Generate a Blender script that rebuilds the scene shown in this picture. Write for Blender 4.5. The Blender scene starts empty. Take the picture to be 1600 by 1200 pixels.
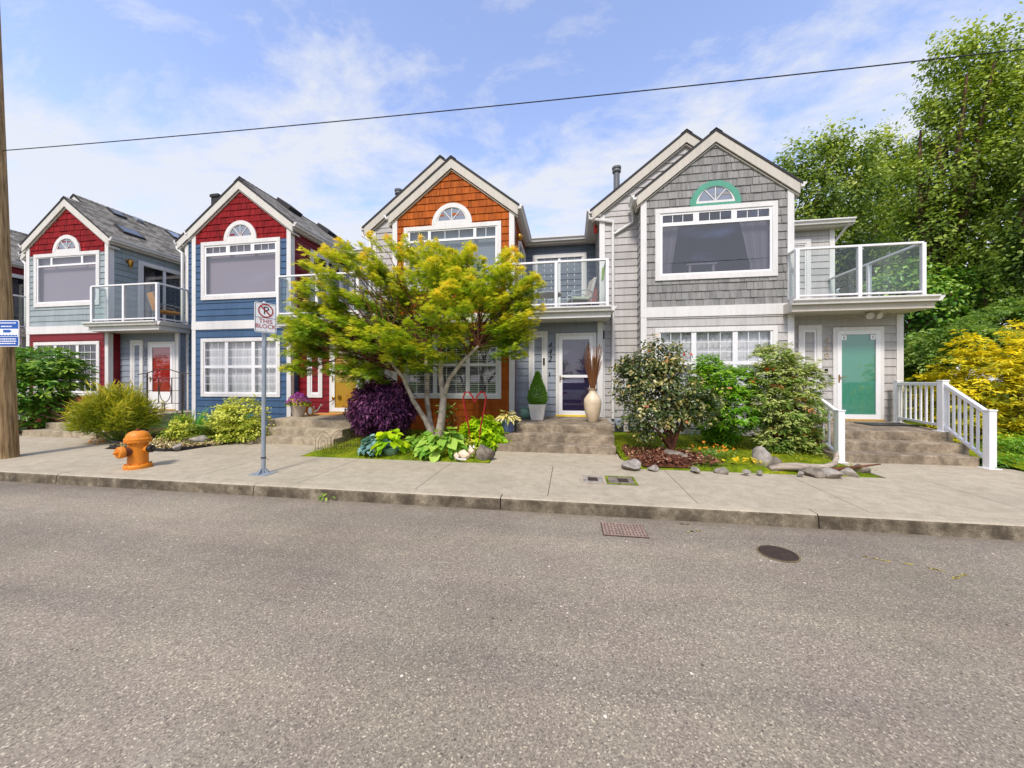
import bpy, bmesh, math, random
import numpy as np
from mathutils import Vector, Matrix, Euler
random.seed(7); rng = np.random.default_rng(7)
SC = bpy.context.scene; COL = SC.collection
# ---------------------------------------------------------------- camera geometry (metres; road = z 0)
FPX = 557.63; TH = math.radians(9.168); HC = 1.58; HZ = 596.0
def den(px): return math.cos(TH) + math.sin(TH)*(px-800)/FPX
def at(px, py, d):                       # the point at facade distance d seen at a photo pixel
    return Vector((d*math.tan(math.atan((px-800)/FPX)-TH), d, HC+(HZ-py)*d/den(px)/FPX))
def ppm(px, d): return FPX*den(px)/d     # pixels per metre there
# ---------------------------------------------------------------- materials
def srgb(r, g, b):
    f = lambda c: (c/255/12.92) if c/255 <= .04045 else ((c/255+.055)/1.055)**2.4
    return (f(r), f(g), f(b), 1)
class NT:
    def __init__(s, name):
        s.m = bpy.data.materials.new(name); s.m.use_nodes = True
        s.t = s.m.node_tree; s.t.nodes.clear()
    def n(s, typ, **kw):
        nd = s.t.nodes.new(typ)
        for k, v in kw.items():
            if k.startswith('i_'):
                key = k[2:]; key = int(key) if key.isdigit() else key.replace('_', ' ')
                nd.inputs[key].default_value = v
            else: setattr(nd, k, v)
        return nd
    def l(s, a, b): s.t.links.new(a, b)
    def noise(s, vec, scale, detail=3, rough=.55):
        n = s.n('ShaderNodeTexNoise'); n.inputs['Scale'].default_value = scale
        n.inputs['Detail'].default_value = detail; n.inputs['Roughness'].default_value = rough
        if vec is not None: s.l(vec, n.inputs['Vector'])
        return n
    def ramp(s, fac, stops):
        r = s.n('ShaderNodeValToRGB'); e = r.color_ramp.elements
        while len(e) < len(stops): e.new(.5)
        for el, (p, c) in zip(e, stops): el.position = p; el.color = c if len(c) == 4 else (*c, 1)
        s.l(fac, r.inputs['Fac']); return r
    def mix(s, fac, a, b, mode='MIX'):
        m = s.n('ShaderNodeMix', data_type='RGBA', blend_type=mode)
        for inp, v in ((m.inputs[0], fac), (m.inputs[6], a), (m.inputs[7], b)):
            if isinstance(v, (int, float)): inp.default_value = v
            elif isinstance(v, tuple): inp.default_value = v
            else: s.l(v, inp)
        return m.outputs[2]
    def out(s, sh):
        o = s.n('ShaderNodeOutputMaterial'); s.l(sh, o.inputs['Surface']); return s.m
    def bump(s, h, strength=.3, dist=.01):
        b = s.n('ShaderNodeBump'); b.inputs['Strength'].default_value = strength; b.inputs['Distance'].default_value = dist
        s.l(h, b.inputs['Height']); return b.outputs['Normal']
    def pbr(s, color, rough=.6, normal=None, metal=0., spec=.5):
        p = s.n('ShaderNodeBsdfPrincipled')
        if isinstance(color, tuple): p.inputs['Base Color'].default_value = color
        else: s.l(color, p.inputs['Base Color'])
        if isinstance(rough, (int, float)): p.inputs['Roughness'].default_value = rough
        else: s.l(rough, p.inputs['Roughness'])
        p.inputs['Metallic'].default_value = metal; p.inputs['Specular IOR Level'].default_value = spec
        if normal is not None: s.l(normal, p.inputs['Normal'])
        return p.outputs['BSDF']
G1 = lambda v: (v, v, v, 1)
def obj_co(t): return t.n('ShaderNodeTexCoord').outputs['Object']
def var_fac(t): return t.n('ShaderNodeAttribute', attribute_name='var').outputs['Fac']
def scaled(t, vec, sx, sy, sz):
    m = t.n('ShaderNodeMapping'); m.inputs['Scale'].default_value = (sx, sy, sz); t.l(vec, m.inputs['Vector']); return m.outputs['Vector']
def paint(name, c, rough=.5, grime=.12, vary=.10, streak=True):
    t = NT(name); co = obj_co(t)
    big = t.noise(co, 1.3, 4); fine = t.noise(co, 30, 3); st = t.noise(scaled(t, co, 9, 9, .7), 1.5, 3)
    f = t.ramp(big.outputs['Fac'], [(.3, G1(1-grime)), (.7, G1(1.0))])
    col = t.mix(1.0, c, f.outputs['Color'], 'MULTIPLY')
    if streak:
        f2 = t.ramp(st.outputs['Fac'], [(.35, G1(1-grime*.8)), (.6, G1(1.0))])
        col = t.mix(1.0, col, f2.outputs['Color'], 'MULTIPLY')
    f3 = t.ramp(var_fac(t), [(0, G1(1-vary)), (1, G1(1.0))])
    col = t.mix(1.0, col, f3.outputs['Color'], 'MULTIPLY')
    return t.out(t.pbr(col, rough, t.bump(fine.outputs['Fac'], .12, .004), spec=.35))
def shingle_mat(name, c, dark=.62, hue=None):
    t = NT(name); co = obj_co(t)
    grain = t.noise(scaled(t, co, 60, 60, 3), 1.0, 4); st = t.noise(scaled(t, co, 7, 7, 1.2), 1.0, 4)
    f3 = t.ramp(var_fac(t), [(0, G1(dark)), (.35, G1(.84)), (1, G1(1.06))])
    col = t.mix(1.0, c, f3.outputs['Color'], 'MULTIPLY')
    g = t.ramp(grain.outputs['Fac'], [(.3, G1(.8)), (.65, G1(1.05))]); col = t.mix(1.0, col, g.outputs['Color'], 'MULTIPLY')
    g2 = t.ramp(st.outputs['Fac'], [(.3, G1(.78)), (.6, G1(1.0))]); col = t.mix(.8, col, g2.outputs['Color'], 'MULTIPLY')
    if hue:
        h = t.ramp(st.outputs['Fac'], [(.5, G1(0)), (.75, G1(.5))]); col = t.mix(h.outputs['Color'], col, hue)
    return t.out(t.pbr(col, .75, t.bump(grain.outputs['Fac'], .3, .006), spec=.2))
def plain(name, c, rough=.5, metal=0., nz=.1, scale=12, spec=.5, bumpy=.1):
    t = NT(name); co = obj_co(t); n = t.noise(co, scale, 4)
    f = t.ramp(n.outputs['Fac'], [(.3, G1(1-nz*1.5)), (.7, G1(1.0))])
    return t.out(t.pbr(t.mix(1.0, c, f.outputs['Color'], 'MULTIPLY'), rough, t.bump(n.outputs['Fac'], bumpy, .01), metal, spec))
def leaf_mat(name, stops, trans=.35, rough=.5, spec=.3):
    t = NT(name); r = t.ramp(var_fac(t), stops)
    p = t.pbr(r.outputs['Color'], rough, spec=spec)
    tr = t.n('ShaderNodeBsdfTranslucent'); t.l(t.mix(1.0, r.outputs['Color'], (1.5, 1.45, .7, 1), 'MULTIPLY'), tr.inputs['Color'])
    m = t.n('ShaderNodeMixShader'); m.inputs[0].default_value = trans
    t.l(p, m.inputs[1]); t.l(tr.outputs['BSDF'], m.inputs[2]); return t.out(m.outputs[0])
def glass_mat(name, ior=1.9, tint=(.74, .73, .76, 1), wob=.0):
    t = NT(name); fr = t.n('ShaderNodeFresnel'); ge = t.n('ShaderNodeNewGeometry'); im = t.n('ShaderNodeMix', data_type='FLOAT'); im.inputs[2].default_value = ior; im.inputs[3].default_value = 1/ior
    t.l(ge.outputs['Backfacing'], im.inputs[0]); t.l(im.outputs[0], fr.inputs['IOR'])
    tr = t.n('ShaderNodeBsdfTransparent'); tr.inputs['Color'].default_value = tint
    gl = t.n('ShaderNodeBsdfGlossy'); gl.inputs['Roughness'].default_value = .015
    gl.inputs['Color'].default_value = (.90, .89, .93, 1)
    if wob:
        n = t.noise(obj_co(t), 2.2, 2); nm = t.bump(n.outputs['Fac'], wob, .02); t.l(nm, gl.inputs['Normal'])
    m = t.n('ShaderNodeMixShader'); t.l(fr.outputs[0], m.inputs[0]); t.l(tr.outputs[0], m.inputs[1]); t.l(gl.outputs[0], m.inputs[2])
    return t.out(m.outputs[0])
def asphalt_mat():
    t = NT('asphalt'); co = obj_co(t)
    def vor(sc, feat='F1'):
        v = t.n('ShaderNodeTexVoronoi', feature=feat); v.inputs['Scale'].default_value = sc; t.l(co, v.inputs['Vector']); return v
    def chan(vv, i):
        s_ = t.n('ShaderNodeSeparateColor'); t.l(vv.outputs['Color'], s_.inputs[0]); return s_.outputs[i]
    v = vor(140); v2 = vor(58); v3 = vor(15)
    base = t.ramp(chan(v, 0), [(0, srgb(110, 102, 90)), (.3, srgb(131, 122, 108)), (.72, srgb(145, 135, 119)), (.94, srgb(161, 150, 131)), (1, srgb(200, 188, 164))])
    st2 = t.ramp(chan(v2, 1), [(.80, G1(0)), (.84, G1(1))]); c2 = t.ramp(chan(v2, 0), [(0, srgb(84, 79, 74)), (.5, srgb(130, 118, 104)), (1, srgb(194, 184, 164))])
    near = t.ramp(v2.outputs['Distance'], [(.30, G1(.9)), (.42, G1(0))])
    col = t.mix(t.mix(1.0, st2.outputs['Color'], near.outputs['Color'], 'MULTIPLY'), base.outputs['Color'], c2.outputs['Color'])
    sp = t.ramp(chan(v3, 1), [(.90, G1(0)), (.905, G1(1))]); nr = t.ramp(v3.outputs['Distance'], [(.10, G1(1)), (.15, G1(0))]); c3 = t.ramp(chan(v3, 2), [(0, srgb(70, 58, 48)), (.45, srgb(150, 128, 96)), (.5, srgb(210, 198, 168)), (1, srgb(226, 218, 200))])
    col = t.mix(t.mix(1.0, sp.outputs['Color'], nr.outputs['Color'], 'MULTIPLY'), col, c3.outputs['Color'])
    big = t.noise(co, .45, 6, .62); b = t.ramp(big.outputs['Fac'], [(.3, G1(.74)), (.5, G1(.98)), (.7, G1(1.16))]); col = t.mix(1.0, col, b.outputs['Color'], 'MULTIPLY')
    lane = t.noise(scaled(t, co, .10, 1.1, 1), 1.0, 4, .6); b2 = t.ramp(lane.outputs['Fac'], [(.36, (.84, .84, .86, 1)), (.62, (1.10, 1.08, 1.05, 1))]); col = t.mix(1.0, col, b2.outputs['Color'], 'MULTIPLY')
    tone = t.noise(co, 1.7, 3, .5); b4 = t.ramp(tone.outputs['Fac'], [(.35, (1.01, .995, 1.0, 1)), (.65, (.99, 1.01, .97, 1))]); col = t.mix(1.0, col, b4.outputs['Color'], 'MULTIPLY')
    pale = t.noise(co, 1.3, 7, .78); b3 = t.ramp(pale.outputs['Fac'], [(.60, G1(0)), (.74, G1(.4))]); col = t.mix(b3.outputs['Color'], col, srgb(176, 171, 158))
    oil = t.noise(co, .8, 4, .6); ob = t.ramp(oil.outputs['Fac'], [(.24, G1(.45)), (.34, G1(0))]); col = t.mix(ob.outputs['Color'], col, srgb(84, 80, 76))
    wn = t.noise(co, 1.6, 5, .65); wv = t.n('ShaderNodeVectorMath', operation='MULTIPLY_ADD'); t.l(wn.outputs['Color'], wv.inputs[0]); wv.inputs[1].default_value = (.7, .7, 0); t.l(co, wv.inputs[2])
    ck = t.n('ShaderNodeTexVoronoi', feature='DISTANCE_TO_EDGE'); ck.inputs['Scale'].default_value = .42; t.l(wv.outputs[0], ck.inputs['Vector'])
    gate = t.noise(co, .35, 2, .5); ga = t.ramp(gate.outputs['Fac'], [(.50, G1(0)), (.56, G1(1))]); cl = t.ramp(ck.outputs['Distance'], [(.002, G1(.16)), (.005, G1(0))])
    col = t.mix(t.mix(1.0, ga.outputs['Color'], cl.outputs['Color'], 'MULTIPLY'), col, srgb(66, 62, 58))
    sy = t.n('ShaderNodeSeparateXYZ'); t.l(co, sy.inputs[0]); gn = t.noise(co, 5, 5, .7); ad = t.n('ShaderNodeMath', operation='MULTIPLY_ADD'); t.l(gn.outputs['Fac'], ad.inputs[0]); ad.inputs[1].default_value = .5; t.l(sy.outputs['Y'], ad.inputs[2])
    mr_ = t.n('ShaderNodeMapRange'); t.l(ad.outputs[0], mr_.inputs['Value']); mr_.inputs['From Min'].default_value = 4.28; mr_.inputs['From Max'].default_value = 4.66; mr_.inputs['To Max'].default_value = .8
    col = t.mix(mr_.outputs[0], col, srgb(104, 94, 80))
    hgt = t.mix(.5, v.outputs['Distance'], v2.outputs['Distance'])
    return t.out(t.pbr(col, .88, t.bump(hgt, .45, .004), spec=.2))
def concrete_mat(name, c=srgb(178, 166, 142), dark=srgb(120, 110, 92), moss=0., lo=.42, hi=.68, speck=.5):
    t = NT(name); co = obj_co(t)
    n1 = t.noise(co, .9, 6, .65); n2 = t.noise(co, 6, 6, .7); n3 = t.noise(co, 90, 3, .7)
    r = t.ramp(n1.outputs['Fac'], [(.28, G1(.80)), (.5, G1(.97)), (.75, G1(1.07))])
    col = t.mix(1.0, c, r.outputs['Color'], 'MULTIPLY')
    d = t.ramp(n2.outputs['Fac'], [(lo, G1(1)), (hi, G1(0))])
    col = t.mix(t.mix(.6, G1(0), d.outputs['Color']), col, dark)
    s = t.ramp(n3.outputs['Fac'], [(.33, G1(1-speck*.5)), (.55, G1(1)), (.75, G1(1+speck*.2))]); col = t.mix(1.0, col, s.outputs['Color'], 'MULTIPLY')
    if moss:
        m = t.noise(co, 2.6, 6, .75); mm = t.ramp(m.outputs['Fac'], [(.40, G1(0)), (.60, G1(moss))])
        col = t.mix(mm.outputs['Color'], col, srgb(74, 66, 54))
    return t.out(t.pbr(col, .9, t.bump(n3.outputs['Fac'], .35, .004), spec=.2))
def roof_mat():
    t = NT('roof_shingles'); co = obj_co(t); s = t.n('ShaderNodeSeparateXYZ'); t.l(co, s.inputs[0])
    mul = t.n('ShaderNodeMath', operation='MULTIPLY'); t.l(s.outputs['Z'], mul.inputs[0]); mul.inputs[1].default_value = 1.64
    cb = t.n('ShaderNodeCombineXYZ'); t.l(s.outputs['Y'], cb.inputs[0]); t.l(mul.outputs[0], cb.inputs[1])
    b = t.n('ShaderNodeTexBrick', offset=.37); t.l(cb.outputs[0], b.inputs['Vector'])
    for k, v in (('Scale', 1.0), ('Mortar Size', .006), ('Mortar Smooth', .2), ('Brick Width', .22), ('Row Height', .14), ('Bias', 0.)): b.inputs[k].default_value = v
    b.inputs['Color1'].default_value = srgb(96, 92, 84); b.inputs['Color2'].default_value = srgb(150, 145, 134); b.inputs['Mortar'].default_value = srgb(46, 44, 42)
    n = t.noise(co, 60, 4); nn = t.ramp(n.outputs['Fac'], [(.3, G1(.65)), (.7, G1(1.2))])
    n2 = t.noise(co, 1.6, 4); n2r = t.ramp(n2.outputs['Fac'], [(.3, G1(.8)), (.7, G1(1.1))])
    col = t.mix(1.0, t.mix(1.0, b.outputs['Color'], nn.outputs['Color'], 'MULTIPLY'), n2r.outputs['Color'], 'MULTIPLY')
    return t.out(t.pbr(col, .9, t.bump(b.outputs['Color'], .6, .02), spec=.15))
def wood_mat(name, a, b, sc=1.0, stretch='z'):
    t = NT(name); co = obj_co(t); k = (30, 30, .9) if stretch == 'z' else (.9, 30, 30)
    n = t.noise(scaled(t, co, *k), sc, 5, .65); n2 = t.noise(co, 2, 4)
    r = t.ramp(n.outputs['Fac'], [(.28, a), (.7, b)]); f = t.ramp(n2.outputs['Fac'], [(.3, G1(.72)), (.65, G1(1.05))])
    return t.out(t.pbr(t.mix(1.0, r.outputs['Color'], f.outputs['Color'], 'MULTIPLY'), .85, t.bump(n.outputs['Fac'], .6, .01), spec=.2))
def moss_mat(name, stops, sc=3):
    t = NT(name); co = obj_co(t); n = t.noise(co, sc, 6, .7); n2 = t.noise(co, 45, 3)
    r = t.ramp(n.outputs['Fac'], stops); f = t.ramp(n2.outputs['Fac'], [(.3, G1(.6)), (.7, G1(1.15))])
    return t.out(t.pbr(t.mix(1.0, r.outputs['Color'], f.outputs['Color'], 'MULTIPLY'), .95, t.bump(n2.outputs['Fac'], .9, .03), spec=.1))
def rock_mat(name, a, b):
    t = NT(name); co = obj_co(t); n = t.noise(co, 7, 6, .7); n2 = t.noise(co, 40, 4)
    r = t.ramp(n.outputs['Fac'], [(.3, a), (.68, b)])
    return t.out(t.pbr(r.outputs['Color'], .9, t.bump(t.mix(.5, n.outputs['Color'], n2.outputs['Color']), .8, .03), spec=.2))
M = {}
M['white'] = paint('white_trim', srgb(226, 224, 220), .45, .10, .04)
M['cream'] = paint('cream_barge', srgb(200, 193, 180), .5, .10, .04)
M['barge'] = paint('barge_white', srgb(214, 210, 200), .5, .10, .04)
M['vinyl'] = plain('white_vinyl', srgb(232, 232, 232), .35, nz=.04)
M['lap_sage'] = paint('sage_siding', srgb(162, 174, 176), .5, .17, .17)
M['lap_blue'] = paint('blue_siding', srgb(70, 100, 134), .5, .17, .17)
M['lap_grey'] = paint('pale_grey_siding', srgb(193, 189, 185), .5, .17, .17)
M['lap_bluegrey'] = paint('blue_grey_siding', srgb(152, 160, 172), .5, .17, .17)
M['lap_shaded'] = paint('shaded_siding', srgb(112, 122, 136), .5, .17, .17)  # balcony back walls: siding darkened in colour to stand in for shadow
M['lap_red'] = paint('red_siding', srgb(132, 18, 28), .5, .17, .17)
M['sh_red'] = shingle_mat('red_shingles', srgb(138, 18, 24), .56, srgb(160, 42, 40))
M['sh_orange'] = shingle_mat('orange_shingles', srgb(178, 88, 22), .6, srgb(194, 110, 46))
M['sh_grey'] = shingle_mat('weathered_shingles', srgb(148, 147, 144), .64, srgb(160, 158, 154))
M['roof'] = roof_mat()
M['drip'] = plain('roof_edge', srgb(46, 44, 46), .8)
M['glass'] = glass_mat('window_glass', 2.3, wob=.02)
M['balcony_glass'] = glass_mat('balcony_glass', 1.5, (.93, .965, .955, 1))
M['room'] = plain('dark_room', srgb(40, 38, 50), .9)
M['room_pale'] = plain('pale_room', srgb(150, 142, 150), .9)
M['reflect_sheet'] = plain('reflected_sky', srgb(172, 164, 170), .9, nz=.02, scale=1, bumpy=0)  # pale sheet behind picture glass, coloured like the sky reflected in it
M['curtain'] = plain('curtain_cloth', srgb(226, 226, 226), .9, nz=.03, scale=3)
M['curtain_dim'] = plain('dim_curtain_cloth', srgb(132, 132, 140), .9, nz=.05, scale=3)  # cloth colour darkened to stand in for the dim room behind glass
M['reflect_sheet_blue'] = plain('blue_reflected_sky', srgb(150, 172, 176), .9, nz=.02, scale=1, bumpy=0)  # bluer version of the sheet imitating reflected sky
M['blind'] = plain('blind_slats', srgb(222, 220, 216), .6)
M['dark_pane'] = plain('dark_pane', srgb(64, 70, 78), .06, nz=.02, spec=1.0, bumpy=0)
M['grey_pane'] = plain('grey_pane', srgb(126, 134, 148), .06, nz=.02, spec=1.0, bumpy=0)
M['storm_glass'] = glass_mat('storm_glass', 2.1, (.90, .91, .92, 1))
M['door_teal'] = plain('teal_door', srgb(66, 156, 128), .4, nz=.03)
M['door_red'] = plain('red_door', srgb(176, 8, 14), .4, nz=.05)
M['door_yellow'] = plain('yellow_door', srgb(214, 160, 40), .45, nz=.05)
M['door_purple'] = plain('purple_door', srgb(34, 20, 62), .4, nz=.05)
M['brass'] = plain('brass', srgb(176, 130, 60), .3, 1.0, .1)
M['sill_yellow'] = plain('yellow_sill', srgb(238, 204, 20), .5, nz=.03)
M['sill_wood'] = plain('oak_sill', srgb(186, 150, 78), .5)
M['teal_trim'] = paint('teal_trim', srgb(88, 160, 136), .5, .1)
M['found'] = concrete_mat('foundation', srgb(150, 146, 138))
M['concrete'] = concrete_mat('sidewalk_concrete', srgb(182, 171, 148), srgb(152, 141, 120), 0, .36, .60)
M['curb'] = concrete_mat('curb_concrete', srgb(172, 160, 136), srgb(76, 66, 52), .95, .46, .72, .9)
M['step'] = concrete_mat('step_concrete', srgb(190, 176, 150), srgb(120, 108, 90), .25, .38, .60, .6)
M['step_dark'] = concrete_mat('old_step_concrete', srgb(180, 164, 140), srgb(96, 84, 70), .55, .40, .62, .8)
M['asphalt'] = asphalt_mat()
M['black'] = plain('black_metal', srgb(26, 26, 28), .5)
M['black_matte'] = plain('black_opening', srgb(14, 14, 18), .9)
M['galv'] = plain('galvanised_steel', srgb(158, 168, 178), .45, .35, .12)
M['orange_paint'] = plain('orange_paint', srgb(226, 134, 14), .4, nz=.16, scale=9)
def worn_mat(name, c, chip, amt=.62):
    t = NT(name); co = obj_co(t); n = t.noise(co, 16, 7, .75); n2 = t.noise(co, 4, 5, .6); n3 = t.noise(scaled(t, co, 26, 26, 3), 1, 4, .6)
    f = t.ramp(n2.outputs['Fac'], [(.3, G1(.74)), (.65, G1(1.05))]); col = t.mix(1.0, c, f.outputs['Color'], 'MULTIPLY')
    st = t.ramp(n3.outputs['Fac'], [(.55, G1(0)), (.75, G1(.45))]); col = t.mix(st.outputs['Color'], col, srgb(190, 96, 20))
    k = t.ramp(n.outputs['Fac'], [(amt, G1(0)), (amt+.03, G1(.9))]); col = t.mix(k.outputs['Color'], col, chip)
    return t.out(t.pbr(col, .5, t.bump(n.outputs['Fac'], .25, .01)))
M['orange_paint'] = worn_mat('chipped_orange_paint', srgb(222, 132, 22), srgb(112, 58, 24))
M['rust'] = plain('rust', srgb(120, 62, 26), .8, nz=.3)
M['bark_grey'] = rock_mat('pale_bark', srgb(122, 108, 94), srgb(206, 194, 180))
M['bark'] = rock_mat('brown_bark', srgb(58, 44, 34), srgb(112, 88, 66))
M['bark_red'] = rock_mat('reddish_bark', srgb(66, 40, 30), srgb(120, 78, 56))
M['soil'] = moss_mat('bark_mulch', [(.3, srgb(54, 32, 24)), (.5, srgb(92, 56, 40)), (.62, srgb(124, 82, 60)), (.75, srgb(150, 116, 90))], 14)
M['moss'] = moss_mat('moss', [(.3, srgb(66, 84, 16)), (.5, srgb(112, 132, 22)), (.7, srgb(168, 166, 30))], 4)
M['grass'] = moss_mat('grass_ground', [(.3, srgb(60, 84, 28)), (.7, srgb(104, 128, 48))], 2)
M['rock'] = rock_mat('grey_stone', srgb(104, 98, 90), srgb(176, 168, 156))
M['rock_dark'] = rock_mat('dark_stone', srgb(66, 60, 54), srgb(150, 140, 124))
M['driftwood'] = wood_mat('driftwood', srgb(110, 98, 84), srgb(200, 186, 168), 1.0, 'x')
M['pole_wood'] = wood_mat('pole_wood', srgb(84, 60, 38), srgb(200, 170, 124))
M['ceramic_white'] = plain('ceramic_white', srgb(216, 212, 204), .5, nz=.15, scale=5)
M['terracotta_pale'] = plain('cream_ceramic', srgb(222, 202, 172), .45, nz=.14, scale=6)
M['pot_teal'] = plain('teal_glaze', srgb(132, 170, 158), .3, nz=.25, scale=8)
M['pot_blue'] = plain('blue_glaze', srgb(92, 108, 150), .3, nz=.15, scale=14)
M['pot_beige'] = plain('beige_pot', srgb(196, 184, 172), .6)
M['reed'] = wood_mat('dry_reed', srgb(96, 60, 36), srgb(150, 104, 66))
M['red_metal'] = plain('red_metal', srgb(160, 20, 30), .4, .2, .15)
M['sign_white'] = plain('sign_white', srgb(246, 246, 244), .4, nz=.0)
M['sign_blue'] = plain('sign_blue', srgb(20, 84, 172), .4, nz=.05)
M['sign_red'] = plain('sign_red', srgb(176, 16, 30), .4, nz=.05)
M['tan_fabric'] = plain('tan_fabric', srgb(206, 140, 56), .9)
M['rust_iron'] = plain('rusty_iron_bar', srgb(72, 52, 44), .7)
M['drain'] = plain('rusty_drain', srgb(156, 132, 116), .8, nz=.3, scale=20)
M['manhole'] = plain('manhole_iron', srgb(74, 58, 48), .7, .3, .3, 20)
M['manhole_rim'] = plain('worn_rim', srgb(128, 112, 78), .9, nz=.3, scale=14)
M['yellow_mark'] = plain('yellow_paint_mark', srgb(196, 176, 86), .9, nz=.3)
M['num_grey'] = plain('grey_numeral', srgb(120, 122, 128), .5)
M['num_beige'] = plain('beige_numeral', srgb(178, 164, 140), .5)
M['soffit'] = paint('soffit', srgb(206, 200, 190), .6, .08, .0)
M['deck'] = plain('deck_boards', srgb(120, 108, 96), .8)
M['hose'] = plain('pale_hose', srgb(150, 170, 164), .5)
M['tin'] = plain('tin', srgb(176, 180, 186), .35, .6)
M['cushion'] = plain('sage_cushion', srgb(180, 184, 164), .9)
M['red_cloth'] = plain('red_lantern', srgb(200, 50, 44), .6)
M['rust_cloth'] = plain('rust_cloth', srgb(158, 104, 92), .9)
# foliage
M['lf_maple'] = leaf_mat('maple_leaves', [(0, srgb(80, 120, 28)), (.32, srgb(134, 164, 42)), (.6, srgb(188, 194, 56)), (.86, srgb(232, 214, 78)), (1, srgb(236, 184, 88))], .4)
M['lf_purple'] = leaf_mat('purple_leaves', [(0, srgb(44, 18, 48)), (.45, srgb(92, 42, 92)), (.8, srgb(146, 80, 128)), (1, srgb(190, 120, 140))], .2)
M['lf_rhodo'] = leaf_mat('rhododendron_leaves', [(0, srgb(32, 72, 22)), (.45, srgb(90, 142, 42)), (1, srgb(184, 206, 88))], .2, .35, .5)
M['lf_broom'] = leaf_mat('broom_stems', [(0, srgb(58, 92, 18)), (.45, srgb(128, 144, 26)), (.8, srgb(196, 190, 48)), (1, srgb(222, 206, 70))], .25)
M['lf_grass'] = leaf_mat('grass_blades', [(0, srgb(50, 108, 32)), (1, srgb(120, 186, 65))], .3)
M['lf_gold'] = leaf_mat('gold_variegated_leaves', [(0, srgb(88, 120, 32)), (.4, srgb(171, 178, 55)), (1, srgb(245, 245, 120))], .25)
M['lf_fern'] = leaf_mat('fern_fronds', [(0, srgb(83, 120, 37)), (1, srgb(211, 216, 105))], .3)
M['lf_hosta_blue'] = leaf_mat('blue_hosta_leaves', [(0, srgb(78, 124, 120)), (1, srgb(144, 180, 170))], .15)
M['lf_hosta'] = leaf_mat('green_hosta_leaves', [(0, srgb(94, 149, 44)), (1, srgb(180, 209, 90))], .25)
M['lf_lime'] = leaf_mat('lime_leaves', [(0, srgb(121, 173, 11)), (1, srgb(217, 233, 33))], .35)
M['lf_pieris'] = leaf_mat('pieris_leaves', [(0, srgb(50, 88, 28)), (.3, srgb(112, 142, 54)), (.6, srgb(176, 188, 104)), (.86, srgb(214, 216, 150)), (.95, srgb(216, 150, 84)), (1, srgb(206, 92, 50))], .2, .4)
M['lf_photinia'] = leaf_mat('variegated_dark_leaves', [(0, srgb(36, 58, 30)), (.45, srgb(86, 104, 50)), (.75, srgb(168, 160, 90)), (.88, srgb(206, 178, 116)), (.95, srgb(196, 104, 62)), (1, srgb(200, 84, 44))], .18, .32, .6)
M['lf_green'] = leaf_mat('bright_green_leaves', [(0, srgb(52, 104, 20)), (.5, srgb(116, 170, 38)), (1, srgb(186, 212, 78))], .28, .35, .5)
M['lf_tree'] = leaf_mat('broad_tree_leaves', [(0, srgb(46, 68, 20)), (.4, srgb(100, 128, 44)), (.8, srgb(164, 180, 78)), (1, srgb(205, 212, 120))], .3, .45)
M['lf_tree2'] = leaf_mat('olive_tree_leaves', [(0, srgb(50, 72, 18)), (.4, srgb(112, 138, 40)), (.8, srgb(172, 188, 72)), (1, srgb(210, 214, 110))], .3, .45)
M['lf_cedar'] = leaf_mat('cedar_sprays', [(0, srgb(52, 84, 34)), (.5, srgb(112, 146, 66)), (1, srgb(176, 198, 112))], .3)
M['lf_yellow'] = leaf_mat('yellow_leaves', [(0, srgb(56, 82, 20)), (.3, srgb(124, 138, 30)), (.6, srgb(206, 196, 40)), (1, srgb(246, 228, 46))], .3)
M['lf_cypress'] = leaf_mat('dwarf_conifer', [(0, srgb(60, 110, 25)), (1, srgb(141, 189, 55))], .25)
M['fl_purple'] = leaf_mat('purple_petals', [(0, srgb(130, 40, 130)), (1, srgb(190, 90, 180))], .3)
M['fl_yellow'] = leaf_mat('yellow_petals', [(0, srgb(226, 190, 20)), (1, srgb(246, 226, 60))], .3)
M['fl_orange'] = leaf_mat('orange_petals', [(0, srgb(226, 130, 20)), (1, srgb(246, 170, 40))], .3)
M['lf_cream'] = leaf_mat('cream_edged_leaves', [(0, srgb(96, 130, 60)), (.5, srgb(220, 206, 120)), (1, srgb(240, 232, 190))], .25)
M['lf_juniper'] = leaf_mat('juniper_sprigs', [(0, srgb(75, 115, 57)), (1, srgb(151, 183, 108))], .2)
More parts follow.
